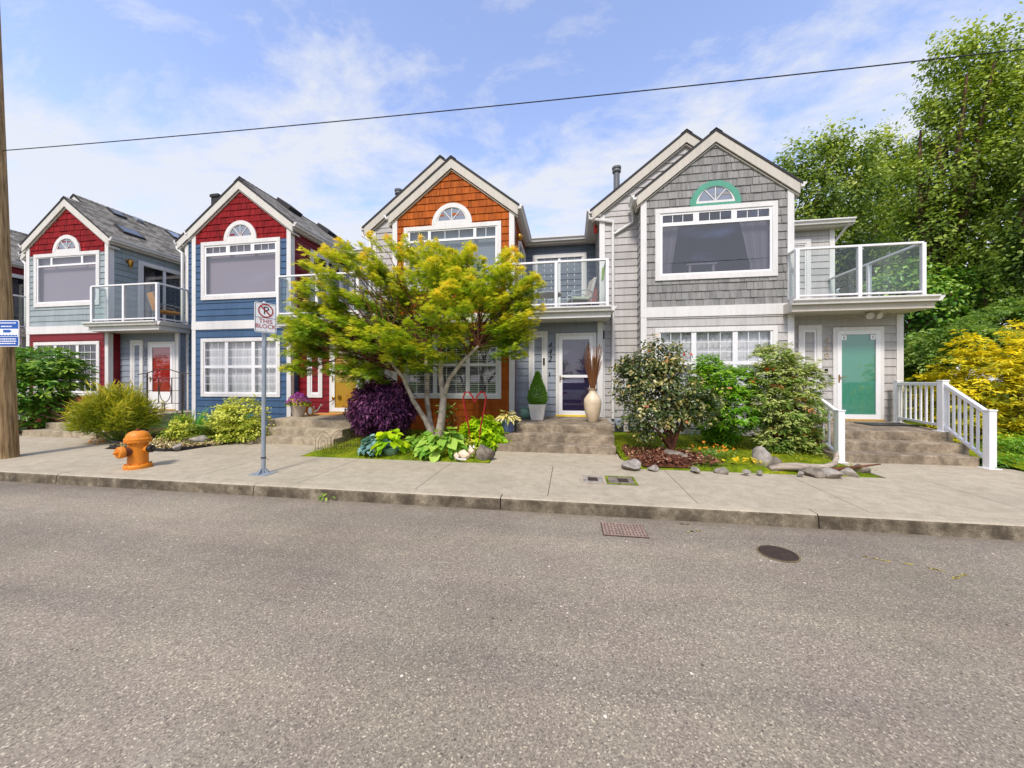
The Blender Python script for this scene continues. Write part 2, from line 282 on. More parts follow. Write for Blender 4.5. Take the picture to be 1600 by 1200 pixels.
# ---------------------------------------------------------------- mesh builder
class MB:
    def __init__(s): s.v = []; s.f = []; s.m = []; s.a = []
    def poly(s, pts, mi=0, var=.7):
        k = len(s.v); s.v += [tuple(p) for p in pts]; s.f.append(tuple(range(k, k+len(pts)))); s.m.append(mi); s.a.append(var)
    def box(s, x0, x1, y0, y1, z0, z1, mi=0, var=.7):
        k = len(s.v)
        s.v += [(x, y, z) for z in (z0, z1) for y in (y0, y1) for x in (x0, x1)]
        for q in ((0, 2, 3, 1), (4, 5, 7, 6), (0, 1, 5, 4), (2, 6, 7, 3), (0, 4, 6, 2), (1, 3, 7, 5)):
            s.f.append(tuple(k+i for i in q)); s.m.append(mi); s.a.append(var)
    def bar(s, p, q, w, h, up=(0, 0, 1), mi=0, var=.7):          # rectangular bar from p to q
        p = Vector(p); q = Vector(q); d = (q-p).normalized(); up = Vector(up)
        sd = d.cross(up)
        if sd.length < 1e-4: sd = d.cross(Vector((1, 0, 0)))
        sd.normalize(); u = sd.cross(d).normalized(); k = len(s.v)
        for c in (p, q):
            for a, b in ((-1, -1), (1, -1), (1, 1), (-1, 1)): s.v.append(tuple(c+sd*(a*w/2)+u*(b*h/2)))
        for qd in ((3, 2, 1, 0), (4, 5, 6, 7), (0, 1, 5, 4), (1, 2, 6, 5), (2, 3, 7, 6), (3, 0, 4, 7)):
            s.f.append(tuple(k+i for i in qd)); s.m.append(mi); s.a.append(var)
    def tube(s, path, r, n=8, mi=0, cap=True, var=.7):
        path = [Vector(p) for p in path]; rs = r if isinstance(r, (list, tuple)) else [r]*len(path)
        k0 = len(s.v); up = None
        for i, p in enumerate(path):
            d = (path[min(i+1, len(path)-1)]-path[max(i-1, 0)]).normalized()
            if up is None: up = Vector((0, 0, 1)) if abs(d.z) < .9 else Vector((1, 0, 0))
            a = d.cross(up).normalized(); b = a.cross(d).normalized(); up = b
            for j in range(n):
                t = 2*math.pi*j/n; s.v.append(tuple(p+(a*math.cos(t)+b*math.sin(t))*rs[i]))
        for i in range(len(path)-1):
            for j in range(n):
                a0 = k0+i*n+j; a1 = k0+i*n+(j+1) % n
                s.f.append((a0, a0+n, a1+n, a1)); s.m.append(mi); s.a.append(var)
        if cap:
            s.f.append(tuple(k0+j for j in range(n))); s.m.append(mi); s.a.append(var)
            e = k0+(len(path)-1)*n; s.f.append(tuple(e+j for j in reversed(range(n)))); s.m.append(mi); s.a.append(var)
    def lathe(s, prof, c=(0, 0, 0), n=24, mi=0, axis=None, var=.7):   # prof = [(r, h)]
        ax = Vector(axis or (0, 0, 1)).normalized(); t = Vector((1, 0, 0)) if abs(ax.x) < .9 else Vector((0, 1, 0))
        u = ax.cross(t).normalized(); w = ax.cross(u); c = Vector(c); k = len(s.v)
        for r, h in prof:
            for j in range(n):
                a = 2*math.pi*j/n; s.v.append(tuple(c+ax*h+(u*math.cos(a)+w*math.sin(a))*r))
        for i in range(len(prof)-1):
            for j in range(n):
                a0 = k+i*n+j; a1 = k+i*n+(j+1) % n
                s.f.append((a0, a1, a1+n, a0+n)); s.m.append(mi); s.a.append(var)
        s.f.append(tuple(k+j for j in reversed(range(n)))); s.m.append(mi); s.a.append(var)
        e = k+(len(prof)-1)*n; s.f.append(tuple(e+j for j in range(n))); s.m.append(mi); s.a.append(var)
    def prism(s, pts, y0, y1, mi=0, plane='xz', var=.7):
        f = (lambda p, y: (p[0], y, p[1])) if plane == 'xz' else (lambda p, y: (p[0], p[1], y)) if plane == 'xy' else (lambda p, y: (y, p[0], p[1]))
        k = len(s.v); n = len(pts); s.v += [f(p, y0) for p in pts]+[f(p, y1) for p in pts]
        s.f.append(tuple(k+i for i in range(n))); s.f.append(tuple(k+n+i for i in reversed(range(n)))); s.m += [mi, mi]; s.a += [var, var]
        for i in range(n):
            j = (i+1) % n; s.f.append((k+i, k+n+i, k+n+j, k+j)); s.m.append(mi); s.a.append(var)
    def build(s, name, mats, parent=None, smooth=False, loc=None, bevel=0, fix=True):
        me = bpy.data.meshes.new(name); me.from_pydata(s.v, [], s.f)
        if fix:
            bm = bmesh.new(); bm.from_mesh(me); bmesh.ops.recalc_face_normals(bm, faces=bm.faces[:]); bm.to_mesh(me); bm.free()
        for m in (mats if isinstance(mats, (list, tuple)) else [mats]): me.materials.append(M[m] if isinstance(m, str) else m)
        me.polygons.foreach_set('material_index', s.m)
        at_ = me.attributes.new('var', 'FLOAT', 'FACE'); at_.data.foreach_set('value', s.a)
        if smooth: me.polygons.foreach_set('use_smooth', [True]*len(me.polygons))
        o = bpy.data.objects.new(name, me); COL.objects.link(o)
        if parent: o.parent = parent
        if loc is not None: o.location = loc
        if smooth and smooth != 'all':
            md = o.modifiers.new('n', 'EDGE_SPLIT'); md.split_angle = math.radians(40)
        if bevel:
            b = o.modifiers.new('b', 'BEVEL'); b.width = bevel; b.segments = 2; b.limit_method = 'ANGLE'
        return o
def tag(o, label, cat, group=None):
    o['label'] = label; o['category'] = cat
    if group: o['group'] = group
    return o
def kind(o, k): o['kind'] = k; return o
def thing(name, label, cat, loc=(0, 0, 0), rz=0, group=None):
    o = bpy.data.objects.new(name, None); COL.objects.link(o); o.location = loc; o.rotation_euler = (0, 0, rz)
    o.empty_display_size = .2; return tag(o, label, cat, group)
def text_mesh(name, body, size, mat, parent, matrix, extrude=.004, align='CENTER', shear=0, space=1, lspace=1):
    cu = bpy.data.curves.new(name, 'FONT'); cu.body = body; cu.size = size; cu.extrude = extrude; cu.align_x = align; cu.align_y = 'CENTER'
    cu.shear = shear; cu.space_character = space; cu.space_line = lspace
    o = bpy.data.objects.new(name+'_t', cu); COL.objects.link(o)
    dg = bpy.context.evaluated_depsgraph_get(); me = bpy.data.meshes.new_from_object(o.evaluated_get(dg))
    bpy.data.objects.remove(o); me.materials.clear(); me.materials.append(M[mat])
    ob = bpy.data.objects.new(name, me); COL.objects.link(ob)
    me.transform(matrix)
    if parent: ob.parent = parent
    return ob
FACE = Matrix.Rotation(math.pi/2, 4, 'X')                     # text standing up, facing -y
# ---------------------------------------------------------------- foliage
def template(kind_):
    if kind_ == 'oval': v = [(0, 0, 0), (-.30, .38, .09), (-.21, .76, .06), (0, 1, -.06), (.21, .76, .06), (.30, .38, .09)]; f = [(0, 3, 2, 1), (0, 5, 4, 3)]
    elif kind_ == 'narrow': v = [(0, 0, 0), (-.15, .40, .05), (-.10, .76, .04), (0, 1, -.05), (.10, .76, .04), (.15, .40, .05)]; f = [(0, 3, 2, 1), (0, 5, 4, 3)]
    elif kind_ == 'thin': v = [(0, 0, 0), (-.05, .4, .02), (0, 1, -.08), (.05, .4, .02)]; f = [(0, 3, 2, 1)]
    elif kind_ == 'broad': v = [(0, 0, 0), (-.36, .30, .10), (-.33, .68, .05), (0, 1, -.16), (.33, .68, .05), (.36, .30, .10)]; f = [(0, 3, 2, 1), (0, 5, 4, 3)]
    else:
        v = [(0, 0, 0)]; f = []
        for a, L in ((-78, .62), (-38, .9), (0, 1.05), (38, .9), (78, .62)):
            t = math.radians(a); k = len(v)
            for da, l in ((-.26, .5), (0, 1), (.26, .5)): v.append((L*l*math.sin(t+da), L*l*math.cos(t+da), -.12*l*l*L))
            f.append((0, k+2, k+1, k))
    return np.array(v, float), np.array(f, int)
def leaves(name, P, N, size, templ, mat, var, parent=None, T=None, seed=0, kindstuff=False):
    r = np.random.default_rng(seed); P = np.asarray(P, float); n = len(P); N = np.asarray(N, float)
    N = N/np.maximum(np.linalg.norm(N, axis=1, keepdims=True), 1e-6)
    if T is None: T = r.normal(size=(n, 3))
    T = T-N*np.sum(T*N, axis=1, keepdims=True); T /= np.maximum(np.linalg.norm(T, axis=1, keepdims=True), 1e-6)
    B = np.cross(T, N); tv, tf = template(templ); k = len(tv)
    size = np.broadcast_to(size, (n,))[:, None, None]
    V = P[:, None, :]+size*(tv[None, :, 0:1]*B[:, None, :]+tv[None, :, 1:2]*T[:, None, :]+tv[None, :, 2:3]*N[:, None, :])
    F = (tf[None]+(np.arange(n)*k)[:, None, None]).reshape(-1, 4)
    me = bpy.data.meshes.new(name); me.vertices.add(n*k); me.vertices.foreach_set('co', V.reshape(-1))
    me.loops.add(F.size); me.loops.foreach_set('vertex_index', F.reshape(-1).astype(np.int32))
    me.polygons.add(len(F)); me.polygons.foreach_set('loop_start', (np.arange(len(F))*4).astype(np.int32))
    try: me.polygons.foreach_set('loop_total', np.full(len(F), 4, np.int32))
    except Exception: pass
    me.update(calc_edges=True); me.validate()
    a = me.attributes.new('var', 'FLOAT', 'FACE'); a.data.foreach_set('value', np.repeat(np.clip(var, 0, 1), len(tf)).astype(np.float32))
    me.materials.append(M[mat]); o = bpy.data.objects.new(name, me); COL.objects.link(o)
    if parent: o.parent = parent
    return o
def crown_points(ells, nclump, per, sig, r, inner=.55, up=.6, flat=.6, droop=0., vtop=.35, vjit=.25, plume=0, whorl=0):
    """ells = [(cx,cy,cz,rx,ry,rz)]; clumps spread through each ellipsoid's outer volume"""
    E = np.array(ells, float); vol = E[:, 3]*E[:, 4]*E[:, 5]; w = vol**.67; w /= w.sum()
    id_ = r.choice(len(E), nclump, p=w); d = r.normal(size=(nclump, 3)); d /= np.linalg.norm(d, axis=1, keepdims=True)
    rad = inner+(1-inner)*r.random(nclump)**.6; rad *= 1+.10*r.normal(size=nclump)
    C = E[id_, :3]+d*rad[:, None]*E[id_, 3:]
    out = d/np.maximum(E[id_, 3:], .01); out /= np.linalg.norm(out, axis=1, keepdims=True)
    jit = r.normal(size=(nclump, per, 3))*np.array([1, 1, flat])*sig
    if plume:
        ax = out*.6+np.array([0, 0, .9])+r.normal(size=out.shape)*.25; ax /= np.linalg.norm(ax, axis=1, keepdims=True); tt = r.normal(size=(nclump, per, 1)); jit = jit*.75*(1-.25*np.clip(tt, -1, 1.5))+ax[:, None]*tt*sig*plume
    if whorl: jit = jit/np.maximum(np.linalg.norm(jit, axis=2, keepdims=True), 1e-6)*sig*(.25+.5*r.random((nclump, per, 1)))
    P = (C[:, None]+jit).reshape(-1, 3)
    N = np.repeat(out, per, 0)*(1-up*.5)+np.array([0, 0, up])+r.normal(size=(nclump*per, 3))*.45
    cv = .5*r.random(nclump)
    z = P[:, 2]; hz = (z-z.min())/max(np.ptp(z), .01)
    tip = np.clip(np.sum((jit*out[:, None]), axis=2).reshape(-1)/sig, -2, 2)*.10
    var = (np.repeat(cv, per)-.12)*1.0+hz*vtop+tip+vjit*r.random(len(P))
    T = np.repeat(out, per, 0)+r.normal(size=P.shape)*.7+np.array([0, 0, -droop])
    if whorl:
        jd = jit.reshape(-1, 3)/sig; T = jd*1.6+np.repeat(out, per, 0)*.9+np.array([0, 0, .35])+r.normal(size=P.shape)*.15; N = np.array([0, 0, 1.])+np.repeat(out, per, 0)*.5-jd*.3+r.normal(size=P.shape)*.2
        var = np.repeat(np.where(r.random(nclump) < .035, .80, r.random(nclump)*.55), per)+hz*vtop*.7+vjit*r.random(len(P))
    return P, N, var, T, C
def stems(mb, base, targets, r0, r, mid=.45, n=6, wob=.12, k=5):
    base = Vector(base)
    for t in targets:
        t = Vector(t); L = (t-base).length; m = base.lerp(t, mid)+Vector((0, 0, .12*L)); pts = []
        for i in range(k+1):
            u = i/k; p = (1-u)**2*base+2*u*(1-u)*m+u*u*t
            if 0 < i < k: p += Vector([(random.random()-.5)*wob*L*.3 for _ in range(3)])
            pts.append(p)
        mb.tube(pts, [r0*(1-.85*i/k) for i in range(k+1)], n)
def E_px(px, py, rx, ry, d, deep=None):
    c = at(px, py, d); s = 1/ppm(px, d); hx = rx*s*.88; hz = ry*s*1.0
    return (c.x, c.y, c.z, hx, deep if deep else (hx+hz)/2, hz)
def shrub(name, label, cat, ells, base, nclump, per, sig, size, templ, mat, bark='bark', nst=6, r0=.025, group=None, seed=1, crown='foliage', **kw):
    r = np.random.default_rng(seed); root = thing(name, label, cat, base, 0, group); b = np.array(base)
    P, N, var, T, C = crown_points(ells, nclump, per, sig, r, **kw)
    keep = P[:, 2] > b[2]+.01
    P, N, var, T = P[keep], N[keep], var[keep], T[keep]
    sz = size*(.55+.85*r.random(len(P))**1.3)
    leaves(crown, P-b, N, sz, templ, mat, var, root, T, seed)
    if nst:
        mb = MB(); tg = C[r.choice(len(C), min(nst, len(C)), replace=False)]-b
        tg[:, 2] = np.maximum(tg[:, 2], .08)
        stems(mb, (0, 0, -.03), tg*.92, r0, r); mb.build('stem' if cat != 'tree' else 'trunk', bark, root, True)
    return root
def blade_mesh(name, mat, parent, base, n, L, spread, width, droop, seed, rise=1.0, seg=4):
    r = random.Random(seed); mb = MB()
    for i in range(n):
        a = r.random()*6.283; e = r.random()**.7*spread; l = L*(.6+.5*r.random()); p = Vector((math.cos(a)*.09*r.random(), math.sin(a)*.09*r.random(), 0))*(spread+.4)*2+Vector(base)
        d = Vector((math.cos(a)*math.sin(e), math.sin(a)*math.sin(e), math.cos(e)*rise)).normalized(); sd = d.cross(Vector((0, 0, 1))).normalized() if abs(d.z) < .98 else Vector((1, 0, 0))
        pts = []; q = p.copy(); v = r.random()
        for k in range(seg+1):
            w = width*(1-(k/seg)**2*.9); pts.append((q-sd*w/2, q+sd*w/2)); q = q+d*(l/seg); d = (d+Vector((0, 0, -droop/seg))).normalized()
        for k in range(seg): mb.poly([pts[k][0], pts[k][1], pts[k+1][1], pts[k+1][0]], 0, min(1, v*.6+.45*k/seg))
    return mb.build(name, mat, parent, fix=False)
def rosette(name, mat, parent, n, leaf, R, seed, h=.25, templ='broad', tilt=.6, base=(0, 0, 0)):
    r = np.random.default_rng(seed); a = r.random(n)*6.283; q = np.sqrt(r.random(n)); rad = R*(.15+.7*q)
    P = np.stack([np.cos(a)*rad*.75, np.sin(a)*rad*.75, h*(1.0-.75*q**1.5)*(.75+.35*r.random(n))+.02], 1)+np.array(base)
    out = np.stack([np.cos(a), np.sin(a), np.zeros(n)], 1)
    N = out*(tilt*q[:, None])+np.array([0, 0, 1.])+r.normal(size=(n, 3))*.22
    T = out+np.array([0, 0, -.25])+r.normal(size=(n, 3))*.25
    return leaves(name, P, N, leaf*(.75+.5*r.random(n)), templ, mat, r.random(n), parent, T, seed)
def stone(mb, c, sx, sy, sz, seed, mi=0, rough=.25, sub=3):
    bm = bmesh.new(); bmesh.ops.create_icosphere(bm, subdivisions=sub, radius=1); r = random.Random(seed)
    dirs = [(Vector((r.uniform(-1, 1), r.uniform(-1, 1), r.uniform(-1, 1))).normalized(), r.uniform(.42, .8)) for _ in range(11)]
    k = len(mb.v); bm.verts.ensure_lookup_table()
    for v in bm.verts:
        p = v.co.copy()
        for d, h in dirs:
            e = p.dot(d)-h
            if e > 0: p -= d*e*.97
        p *= 1+rough*.16*(r.random()-.5)
        mb.v.append((c[0]+p.x*sx, c[1]+p.y*sy, c[2]+p.z*sz))
    for f in bm.faces: mb.f.append(tuple(k+v.index for v in f.verts)); mb.m.append(mi); mb.a.append(.7)
    bm.free()
# ---------------------------------------------------------------- town houses
FY = 9.24; PITCH = 6.57; SL = .772
def siding(mb, O, U, N, span, z0, z1, exp, holes=(), shingle=False, t=.022, seed=0, mi=0):
    O = Vector(O); U = Vector(U); N = Vector(N); r = random.Random(seed)
    P = lambda u, z, k: O+U*u+Vector((0, 0, z))+N*k
    z = z0
    while z < z1-.01:
        zb = min(z+exp, z1); cuts = sorted({z, zb} | {c for h in holes for c in h[2:] if z+.004 < c < zb-.004})
        joints = []
        if shingle:
            a, b = span(z); u = a+r.uniform(-.1, .05)
            while u < b+.3: joints.append((u, r.random(), r.uniform(-.004, .005))); u += r.choice((.09, .12, .14, .17, .2, .24))
        rowv = r.random()
        for za, zc in zip(cuts[:-1], cuts[1:]):
            sa, sb = span(za), span(zc); l0, r0 = sa; l1, r1 = sb
            if r1 <= l1: m = (l0+r0)/2; l1 = r1 = m
            if r0-l0 < .02: continue
            iv = [(l0, r0)]
            for h in holes:
                if h[2] < (za+zc)/2 < h[3]:
                    nv = []
                    for a, b in iv:
                        if h[1] <= a or h[0] >= b: nv.append((a, b)); continue
                        if a < h[0]: nv.append((a, h[0]))
                        if h[1] < b: nv.append((h[1], b))
                    iv = nv
            ka = t*(1-.85*(za-z)/exp); kb = t*(1-.85*(zc-z)/exp)
            def quad(a, b, var, dt):
                # clip to the slanted ends
                ta, tb = max(a, l1), min(b, r1)
                if a <= l0+1e-6: ta = l1
                if b >= r0-1e-6: tb = r1
                if tb < ta: ta = tb = max(min((ta+tb)/2, r1), l1)
                mb.poly([P(a, za, ka+dt), P(b, za, ka+dt), P(tb, zc, kb+dt), P(ta, zc, kb+dt)], mi, var)
                if za == z: mb.poly([P(a, za, 0), P(b, za, 0), P(b, za, ka+dt), P(a, za, ka+dt)], mi, var*.9)
            for a, b in iv:
                if not shingle: quad(a, b, rowv, 0)
                else:
                    for (u, v, dt), (u2, _, _) in zip(joints[:-1], joints[1:]):
                        x0, x1 = max(u+.004, a), min(u2-.004, b)
                        if x1-x0 > .008: quad(x0, x1, .18+.82*v, dt)
        if shingle:                                             # dark backing behind the joints
            sa, sb = span(z), span(zb)
            iv = [(sa[0], sa[1], sb[0], max(sb[0], sb[1]))]
            hs = [h for h in holes if h[2] < zb and h[3] > z]
            if not hs: mb.poly([P(iv[0][0], z, .001), P(iv[0][1], z, .001), P(iv[0][3], zb, .001), P(iv[0][2], zb, .001)], mi, 0)
            else:
                lo = min(h[0] for h in hs); hi = max(h[1] for h in hs)
                if lo > sa[0]: mb.poly([P(sa[0], z, .001), P(lo, z, .001), P(lo, zb, .001), P(sb[0], zb, .001)], mi, 0)
                if hi < sa[1]: mb.poly([P(hi, z, .001), P(sa[1], z, .001), P(sb[1], zb, .001), P(hi, zb, .001)], mi, 0)
        z = zb
class Fr:                                                       # a wall frame: u along, k outwards
    def __init__(s, O, U, N): s.O = Vector(O); s.U = Vector(U); s.N = Vector(N)
    def p(s, u, z, k): return s.O+s.U*u+Vector((0, 0, z))+s.N*k
    def box(s, mb, u0, u1, z0, z1, k0, k1, mi=0, var=.7):
        q = [s.p(u, z, k) for k in (k0, k1) for z in (z0, z1) for u in (u0, u1)]; n = len(mb.v); mb.v += [tuple(x) for x in q]
        for f in ((0, 1, 3, 2), (4, 6, 7, 5), (0, 4, 5, 1), (2, 3, 7, 6), (0, 2, 6, 4), (1, 5, 7, 3)):
            mb.f.append(tuple(n+i for i in f)); mb.m.append(mi); mb.a.append(var)
    def ring(s, mb, u0, u1, z0, z1, w, k0, k1, mi=0, wb=None, wt=None):
        wb = w if wb is None else wb; wt = w if wt is None else wt
        s.box(mb, u0, u1, z0, z0+wb, k0, k1, mi); s.box(mb, u0, u1, z1-wt, z1, k0, k1, mi)
        s.box(mb, u0, u0+w, z0+wb, z1-wt, k0, k1, mi); s.box(mb, u1-w, u1, z0+wb, z1-wt, k0, k1, mi)
def window(root, fr, u0, u1, z0, z1, panes, casing='white', cw=.10, niche=None, pane='glass', fill=None, bars=.014, name='window', sill=0, cproud=.045, wbot=None):
    """panes = [(u0,u1,z0,z1,cols,rows,dark)]; niche = (depth, room material) hollows the wall behind"""
    mb = MB(); fr.ring(mb, u0, u1, z0, z1, cw, 0, cproud, wb=wbot)
    w = mb.build(name, casing, root, bevel=.004)
    iu0, iu1, iz0, iz1 = u0+cw, u1-cw, z0+(wbot or cw), z1-cw
    mb = MB(); us = sorted({iu0, iu1} | {p[i] for p in panes for i in (0, 1)}); zs = sorted({iz0, iz1} | {p[i] for p in panes for i in (2, 3)})
    for za, zb in zip(zs[:-1], zs[1:]):
        run = None
        for ua, ub in zip(us[:-1], us[1:]):
            inside = any(p[0]-1e-4 <= ua and ub <= p[1]+1e-4 and p[2]-1e-4 <= za and zb <= p[3]+1e-4 for p in panes)
            if not inside: run = (run[0], ub) if run else (ua, ub)
            if inside and run: fr.box(mb, run[0], run[1], za, zb, -.02, .026); run = None
        if run: fr.box(mb, run[0], run[1], za, zb, -.02, .026)
    for p in panes:
        c, r_ = p[4], p[5]
        for i in range(1, c): u = p[0]+(p[1]-p[0])*i/c; fr.box(mb, u-bars/2, u+bars/2, p[2], p[3], .004, .013)
        for i in range(1, r_): z = p[2]+(p[3]-p[2])*i/r_; fr.box(mb, p[0], p[1], z-bars/2, z+bars/2, .0035, .0125)
    mb.build('sash', 'vinyl', w)
    mb = MB()
    for p in panes: mb.poly([fr.p(p[0], p[2], .002), fr.p(p[1], p[2], .002), fr.p(p[1], p[3], .002), fr.p(p[0], p[3], .002)])
    mb.build('pane', pane, w, fix=False)
    if niche:
        dp, rm = niche; mb = MB(); a, b, c, d = iu0-.02, iu1+.02, iz0-.02, iz1+.02
        f = fr.p; mb.poly([f(a, c, -dp), f(b, c, -dp), f(b, d, -dp), f(a, d, -dp)])
        mb.poly([f(a, c, -.02), f(b, c, -.02), f(b, c, -dp), f(a, c, -dp)]); mb.poly([f(a, d, -dp), f(b, d, -dp), f(b, d, -.02), f(a, d, -.02)])
        mb.poly([f(a, c, -.02), f(a, c, -dp), f(a, d, -dp), f(a, d, -.02)]); mb.poly([f(b, c, -dp), f(b, c, -.02), f(b, d, -.02), f(b, d, -dp)])
        mb.build('room', rm, w, fix=False)
    if fill == 'blind':
        mb = MB()
        for p in panes:
            n = int((p[3]-p[2])/.05)
            for i in range(n):
                z = p[2]+(i+.5)*(p[3]-p[2])/n
                q = [f_(fr, p[0]-.01, z-.010, -.05), f_(fr, p[1]+.01, z-.010, -.05), f_(fr, p[1]+.01, z+.016, -.09), f_(fr, p[0]-.01, z+.016, -.09)]; mb.poly(q)
        mb.build('blind', 'blind', w, fix=False)
    elif fill in ('reflect_sheet', 'sheer', 'reflect_sheet_blue'):
        mb = MB(); n = 60  # flat sheet carries the reflected sky tone; sheer is a folded curtain
        for i in range(n):
            a, b = iu0+(iu1-iu0)*i/n, iu0+(iu1-iu0)*(i+1)/n; k = lambda u: -.10-(.018*math.sin(u*48) if fill == 'sheer' else 0)
            mb.poly([fr.p(a, iz0, k(a)), fr.p(b, iz0, k(b)), fr.p(b, iz1, k(b)), fr.p(a, iz1, k(a))])
        mb.build('curtain' if fill == 'sheer' else 'reflect_sheet', {'sheer': 'curtain'}.get(fill, fill), w, 'all', fix=False)
    elif fill == 'tied':
        for s_ in (0, 1):
            mb = MB(); n, m = 28, 12
            def pt(i, j):
                v = j/m; wd = (.30+.22*v**1.3) if v > .22 else .30+.0*v; u = i/n*wd; pk = .022*math.sin(i*1.9)
                return fr.p(iu0+u if s_ == 0 else iu1-u*1.35, iz0+(iz1-iz0)*v, -.13+pk)
            for i in range(n):
                for j in range(m): mb.poly([pt(i, j), pt(i+1, j), pt(i+1, j+1), pt(i, j+1)])
            mb.build('curtain', 'curtain_dim', w, 'all', fix=False)
    return w
def f_(fr, u, z, k): return fr.p(u, z, k)
def arch(root, fr, c, z0, R, trim, inner='white', pane='grey_pane', scallop=False):
    n = 28; mb = MB()
    def band(ra, rb, k0, k1, m, zoff=0, sc=False):
        P = []
        for i in range(n+1):
            a = math.pi*i/n; rr = rb+(.018*abs(math.sin(i*math.pi/3.5)) if sc else 0)
            P.append((c+ra*math.cos(a), z0+zoff+ra*math.sin(a), c+rr*math.cos(a), z0+zoff+rr*math.sin(a)))
        for p, q in zip(P[:-1], P[1:]):
            m.poly([fr.p(p[2], p[3], k1), fr.p(q[2], q[3], k1), fr.p(q[0], q[1], k1), fr.p(p[0], p[1], k1)])
            m.poly([fr.p(p[2], p[3], k0), fr.p(q[2], q[3], k0), fr.p(q[2], q[3], k1), fr.p(p[2], p[3], k1)])
            m.poly([fr.p(p[0], p[1], k1), fr.p(q[0], q[1], k1), fr.p(q[0], q[1], k0), fr.p(p[0], p[1], k0)])
    band(R-.12, R, .0, .045, mb, 0, scallop); fr.box(mb, c-R, c+R, z0-.02, z0+.045, 0, .043)
    w = mb.build('arched_window', trim, root, fix=False)
    mb = MB(); Ri = R-.12; band(Ri-.055, Ri+.002, .012, .034, mb, .045); fr.box(mb, c-Ri, c+Ri, z0+.045, z0+.10, .012, .036)
    for a in (50, 90, 130):
        t = math.radians(a); d = fr.U*math.cos(t)+Vector((0, 0, math.sin(t))); p = fr.p(c, z0+.09, .026); mb.bar(p, p+d*(Ri-.08), .02, .014, fr.N)
    mb.build('sash', inner, w, fix=False)
    mb = MB(); pts = [fr.p(c+Ri*math.cos(math.pi*i/n), z0+.045+Ri*math.sin(math.pi*i/n), .02) for i in range(n+1)]; mb.poly(pts)
    mb.build('pane', pane, w, fix=False); return w
def railing(root, pts, posts, z0, z1, glass=True):
    mb = MB()
    for a, b in zip(pts[:-1], pts[1:]): mb.bar((*a, z1-.025), (*b, z1-.025), .07, .05)
    rl = mb.build('balcony_rail', 'vinyl', root, bevel=.01)
    mb = MB()
    for a, b in zip(pts[:-1], pts[1:]): mb.bar((*a, z0+.09), (*b, z0+.09), .045, .04)
    mb.build('bottom_rail', 'vinyl', rl)
    for p in posts:
        mb = MB(); mb.box(p[0]-.037, p[0]+.037, p[1]-.037, p[1]+.037, z0-.01, z1-.03); mb.build('post', 'vinyl', rl, bevel=.004)
    for a, b in zip(pts[:-1], pts[1:]):
        A = Vector((*a, 0)); B = Vector((*b, 0)); L = (B-A).length; d = (B-A).normalized()
        cuts = sorted([0, L]+[(Vector((*p, 0))-A).dot(d) for p in posts if abs((Vector((*p, 0))-A).cross(d).z) < .02 and .1 < (Vector((*p, 0))-A).dot(d) < L-.1])
        for c0, c1 in zip(cuts[:-1], cuts[1:]):
            p = A+d*(c0+.045); q = A+d*(c1-.045); mb = MB()
            mb.bar(p+Vector((0, 0, (z0+.11+z1-.05)/2)), q+Vector((0, 0, (z0+.11+z1-.05)/2)), .008, z1-z0-.165); mb.build('glass_panel', 'balcony_glass', rl)
def gutter(mb, p, q, out, mi=0):                                # K-style trough along p-q, lip towards out
    p = Vector(p); q = Vector(q); o = Vector(out); prof = [(0, 0), (0, -.12), (.075, -.12), (.085, -.08), (.125, -.035), (.125, 0), (.11, 0), (.11, -.02)]
    k = len(mb.v); n = len(prof)
    for c in (p, q): mb.v += [tuple(c+o*a+Vector((0, 0, b))) for a, b in prof]
    for i in range(n-1): mb.f.append((k+i, k+i+1, k+n+i+1, k+n+i)); mb.m.append(mi); mb.a.append(.7)
    for e in (0, n): mb.f.append(tuple(k+e+i for i in range(n))); mb.m.append(mi); mb.a.append(.7)
